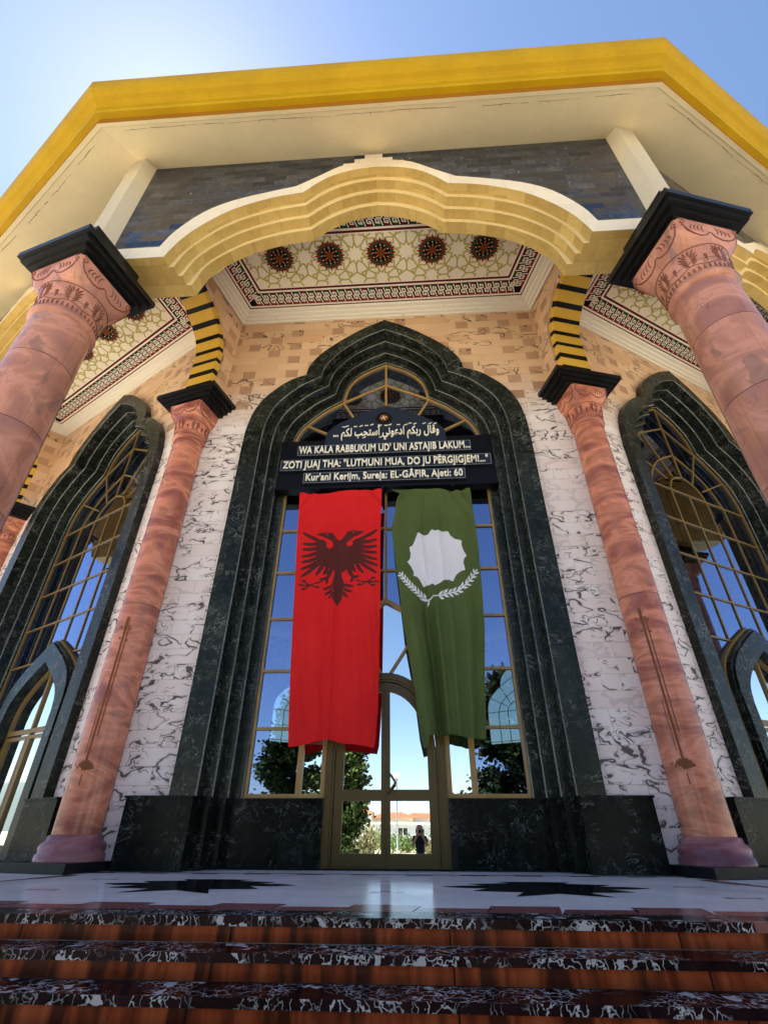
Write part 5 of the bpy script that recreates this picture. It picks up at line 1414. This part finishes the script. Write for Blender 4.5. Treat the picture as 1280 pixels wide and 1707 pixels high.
# buildings
def house(name, label, az, d, wx, dy, h, wall, nwin, roof=None, rot=0.0, storeys=1, roof_h=1.2):
    x, y = mirror_at(az, d)
    hs = empty(name, label, "building", (x, y, GZ))
    hs.rotation_euler.z = rot
    b = MB(); b.box(-wx/2, wx/2, -dy, 0, 0, h); b.build("wall", wall, hs)
    if roof == 'gable':
        r = MB(); o = .35
        A = [(-wx/2-o, o, h), (wx/2+o, o, h), (wx/2+o, -dy-o, h), (-wx/2-o, -dy-o, h)]; P, Q = (-wx/2+dy*.3, -dy/2, h+roof_h), (wx/2-dy*.3, -dy/2, h+roof_h)
        r.poly([A[1], A[0], P, Q]); r.poly([A[3], A[2], Q, P]); r.poly([A[0], A[3], P]); r.poly([A[2], A[1], Q]); r.poly(A)
        r.build("roof", 'tile_r', hs, fix=True)
    else:
        r = MB(); r.box(-wx/2-.3, wx/2+.3, -dy-.3, .5, h, h+.25); r.build("roof", 'house_wh' if roof is None else roof, hs)
    for s_ in range(storeys):
        zh = h/storeys
        for i in range(nwin):
            cx = -wx/2+wx*(i+.5)/nwin; ww = wx/nwin*.30; z0, z1 = zh*s_+zh*.35, zh*s_+zh*.82
            f = MB()
            for a in ((cx-ww, cx+ww, z1-.08, z1), (cx-ww, cx+ww, z0, z0+.08), (cx-ww, cx-ww+.08, z0+.08, z1-.08), (cx+ww-.08, cx+ww, z0+.08, z1-.08), (cx-.04, cx+.04, z0+.08, z1-.08)):
                f.box(a[0], a[1], .0, .06, a[2], a[3])
            fr = f.build("window", 'trim_w', hs)
            g = MB(); g.quad((cx+ww-.08, .03, z0+.08), (cx-ww+.08, .03, z0+.08), (cx-ww+.08, .03, z1-.08), (cx+ww-.08, .03, z1-.08)); g.build("pane", 'win_d', fr)
    return hs
house("low_building", "long single-storey pale blue building with white windows and a flat roof", -4.0, 92, 36, 9, 2.45, 'house_w', 14)
house("house", "cream house with a hipped red tile roof directly behind the slim cypress", -7.2, 125, 11, 9, 5.0, 'house_c', 4, 'gable', storeys=2)
house("house", "cream house with a low red tile roof behind the lamp post", -2.6, 130, 9, 8, 4.1, 'house_c', 3, 'gable', storeys=1)
house("house", "tall white block behind the photographer's right side", 2.6, 120, 6, 8, 5.3, 'house_wh', 3, storeys=2)
house("house", "white house with a red tile roof near the middle of the far row", .3, 138, 9, 8, 4.2, 'house_wh', 3, 'gable', storeys=1)
house("house", "brown-walled villa with white flat roof on the far right", 46, 40, 12, 9, 5.0, 'house_c', 4, rot=R(-30), storeys=2)
house("house", "white villa with a red tile roof beyond the garden on the far left", -47, 60, 12, 9, 4.5, 'house_wh', 4, 'gable', rot=R(30), storeys=2)

# ------------------------------------------------------------------ the photographer, mirrored in the door
def skin_mesh(name, verts, edges, radii, material, parent, root=0, levels=2, flat_=None):
    me = bpy.data.meshes.new(name); me.from_pydata(verts, edges, [])
    ob = bpy.data.objects.new(name+"_tmp", me); COL.objects.link(ob)
    md = ob.modifiers.new("skin", 'SKIN'); md.use_smooth_shade = True
    sv = me.skin_vertices[0].data
    for i, r in enumerate(radii): sv[i].radius = r if isinstance(r, tuple) else (r, r)
    sv[root].use_root = True
    sb_ = ob.modifiers.new("sub", 'SUBSURF'); sb_.levels = levels; sb_.render_levels = levels
    bpy.context.view_layer.update()
    m2 = bpy.data.meshes.new_from_object(ob.evaluated_get(bpy.context.evaluated_depsgraph_get()))
    bpy.data.objects.remove(ob)
    for p in m2.polygons: p.use_smooth = True
    m2.materials.clear(); m2.materials.append(M[material])
    o2 = bpy.data.objects.new(name, m2); COL.objects.link(o2)
    if parent is not None: o2.parent = parent
    return o2
PX, PY = CAM.x, CAM.y-.36
person = empty("person", "person in dark shirt standing before the steps, both hands raised to a phone", "person", (PX, PY, GZ))
# local frame: z up from the ground, faces +y
bv = [(0,0,.93),(0,0,1.06),(0,.0,1.22),(0,-.01,1.36),(0,.0,1.43),(0,.02,1.50),(0,.035,1.56),(0,.03,1.63),(0,.02,1.69),
      (-.10,0,.88),(-.11,.01,.48),(-.12,-.02,.09),(-.125,.12,.04),(.10,0,.88),(.11,.01,.48),(.12,-.02,.09),(.125,.12,.04),
      (-.17,0,1.37),(-.23,.07,1.15),(-.12,.25,1.36),(-.075,.285,1.43),(.17,0,1.37),(.23,.07,1.15),(.12,.25,1.36),(.075,.285,1.43),
      (0,.095,1.585)]
be = [(0,1),(1,2),(2,3),(3,4),(4,5),(5,6),(6,7),(7,8),(0,9),(9,10),(10,11),(11,12),(0,13),(13,14),(14,15),(15,16),(3,17),(17,18),(18,19),(19,20),(3,21),(21,22),(22,23),(23,24),(6,25)]
brd = [(.14,.10),(.125,.09),(.14,.10),(.13,.09),.06,.055,.08,.092,.06,.085,.058,.042,.035,.085,.058,.042,.035,.06,.045,.034,.03,.06,.045,.034,.03,.016]
skin_mesh("body", bv, be, brd, 'skin', person, 0)
sv_ = [(0,0,.90),(0,0,1.06),(0,0,1.22),(0,-.01,1.36),(0,0,1.42),(-.17,0,1.37),(-.215,.045,1.22),(.17,0,1.37),(.215,.045,1.22)]
skin_mesh("shirt", sv_, [(0,1),(1,2),(2,3),(3,4),(3,5),(5,6),(3,7),(7,8)], [(.165,.125),(.15,.115),(.165,.12),(.15,.105),.075,.075,.062,.075,.062], 'jacket', person)
tv = [(0,0,.95),(0,0,.88),(-.10,0,.84),(-.11,.01,.48),(-.12,-.02,.10),(.10,0,.84),(.11,.01,.48),(.12,-.02,.10)]
skin_mesh("trousers", tv, [(0,1),(1,2),(2,3),(3,4),(1,5),(5,6),(6,7)], [(.155,.115),(.15,.115),.10,.075,.065,.10,.075,.065], 'trouser', person)
hv = [(0,-.035,1.56),(0,-.03,1.64),(0,.0,1.70),(0,-.05,1.48)]
skin_mesh("hair", hv, [(0,1),(1,2),(0,3)], [.088,.098,.085,.06], 'hair', person)
hb_ = MB(True)
for s in (-1, 1):
    for i in range(4):
        z = 1.45+.022*i
        hb_.tube([(s*.075, .285, z-.02), (s*.088, .318, z), (s*.075, .338, z+.004), (s*.055, .340, z+.002)], [.011, .010, .009, .007], 6)
    hb_.tube([(s*.07, .275, 1.44), (s*.06, .295, 1.46), (s*.045, .298, 1.49)], [.012, .011, .008], 6)
hb_.build("fingers", 'skin', person)
for s in (-1, 1):
    eb = MB(True); eb.lathe([(.012*math.sin(math.pi*i/6)+1e-4, -.012*math.cos(math.pi*i/6)) for i in range(7)], 8)
    eo = eb.build("eye", 'hair', person); eo.location = (s*.033, .112, 1.61)
phn = MB(); phn.box(-.075, .075, -.004, .004, -.036, .036)
ph = phn.build("phone", 'phone'); ph.location = (CAM.x+.03, CAM.y-.035, CAM.z-.0); tag(ph, "thin black phone held up sideways in front of the photographer's face", "phone")
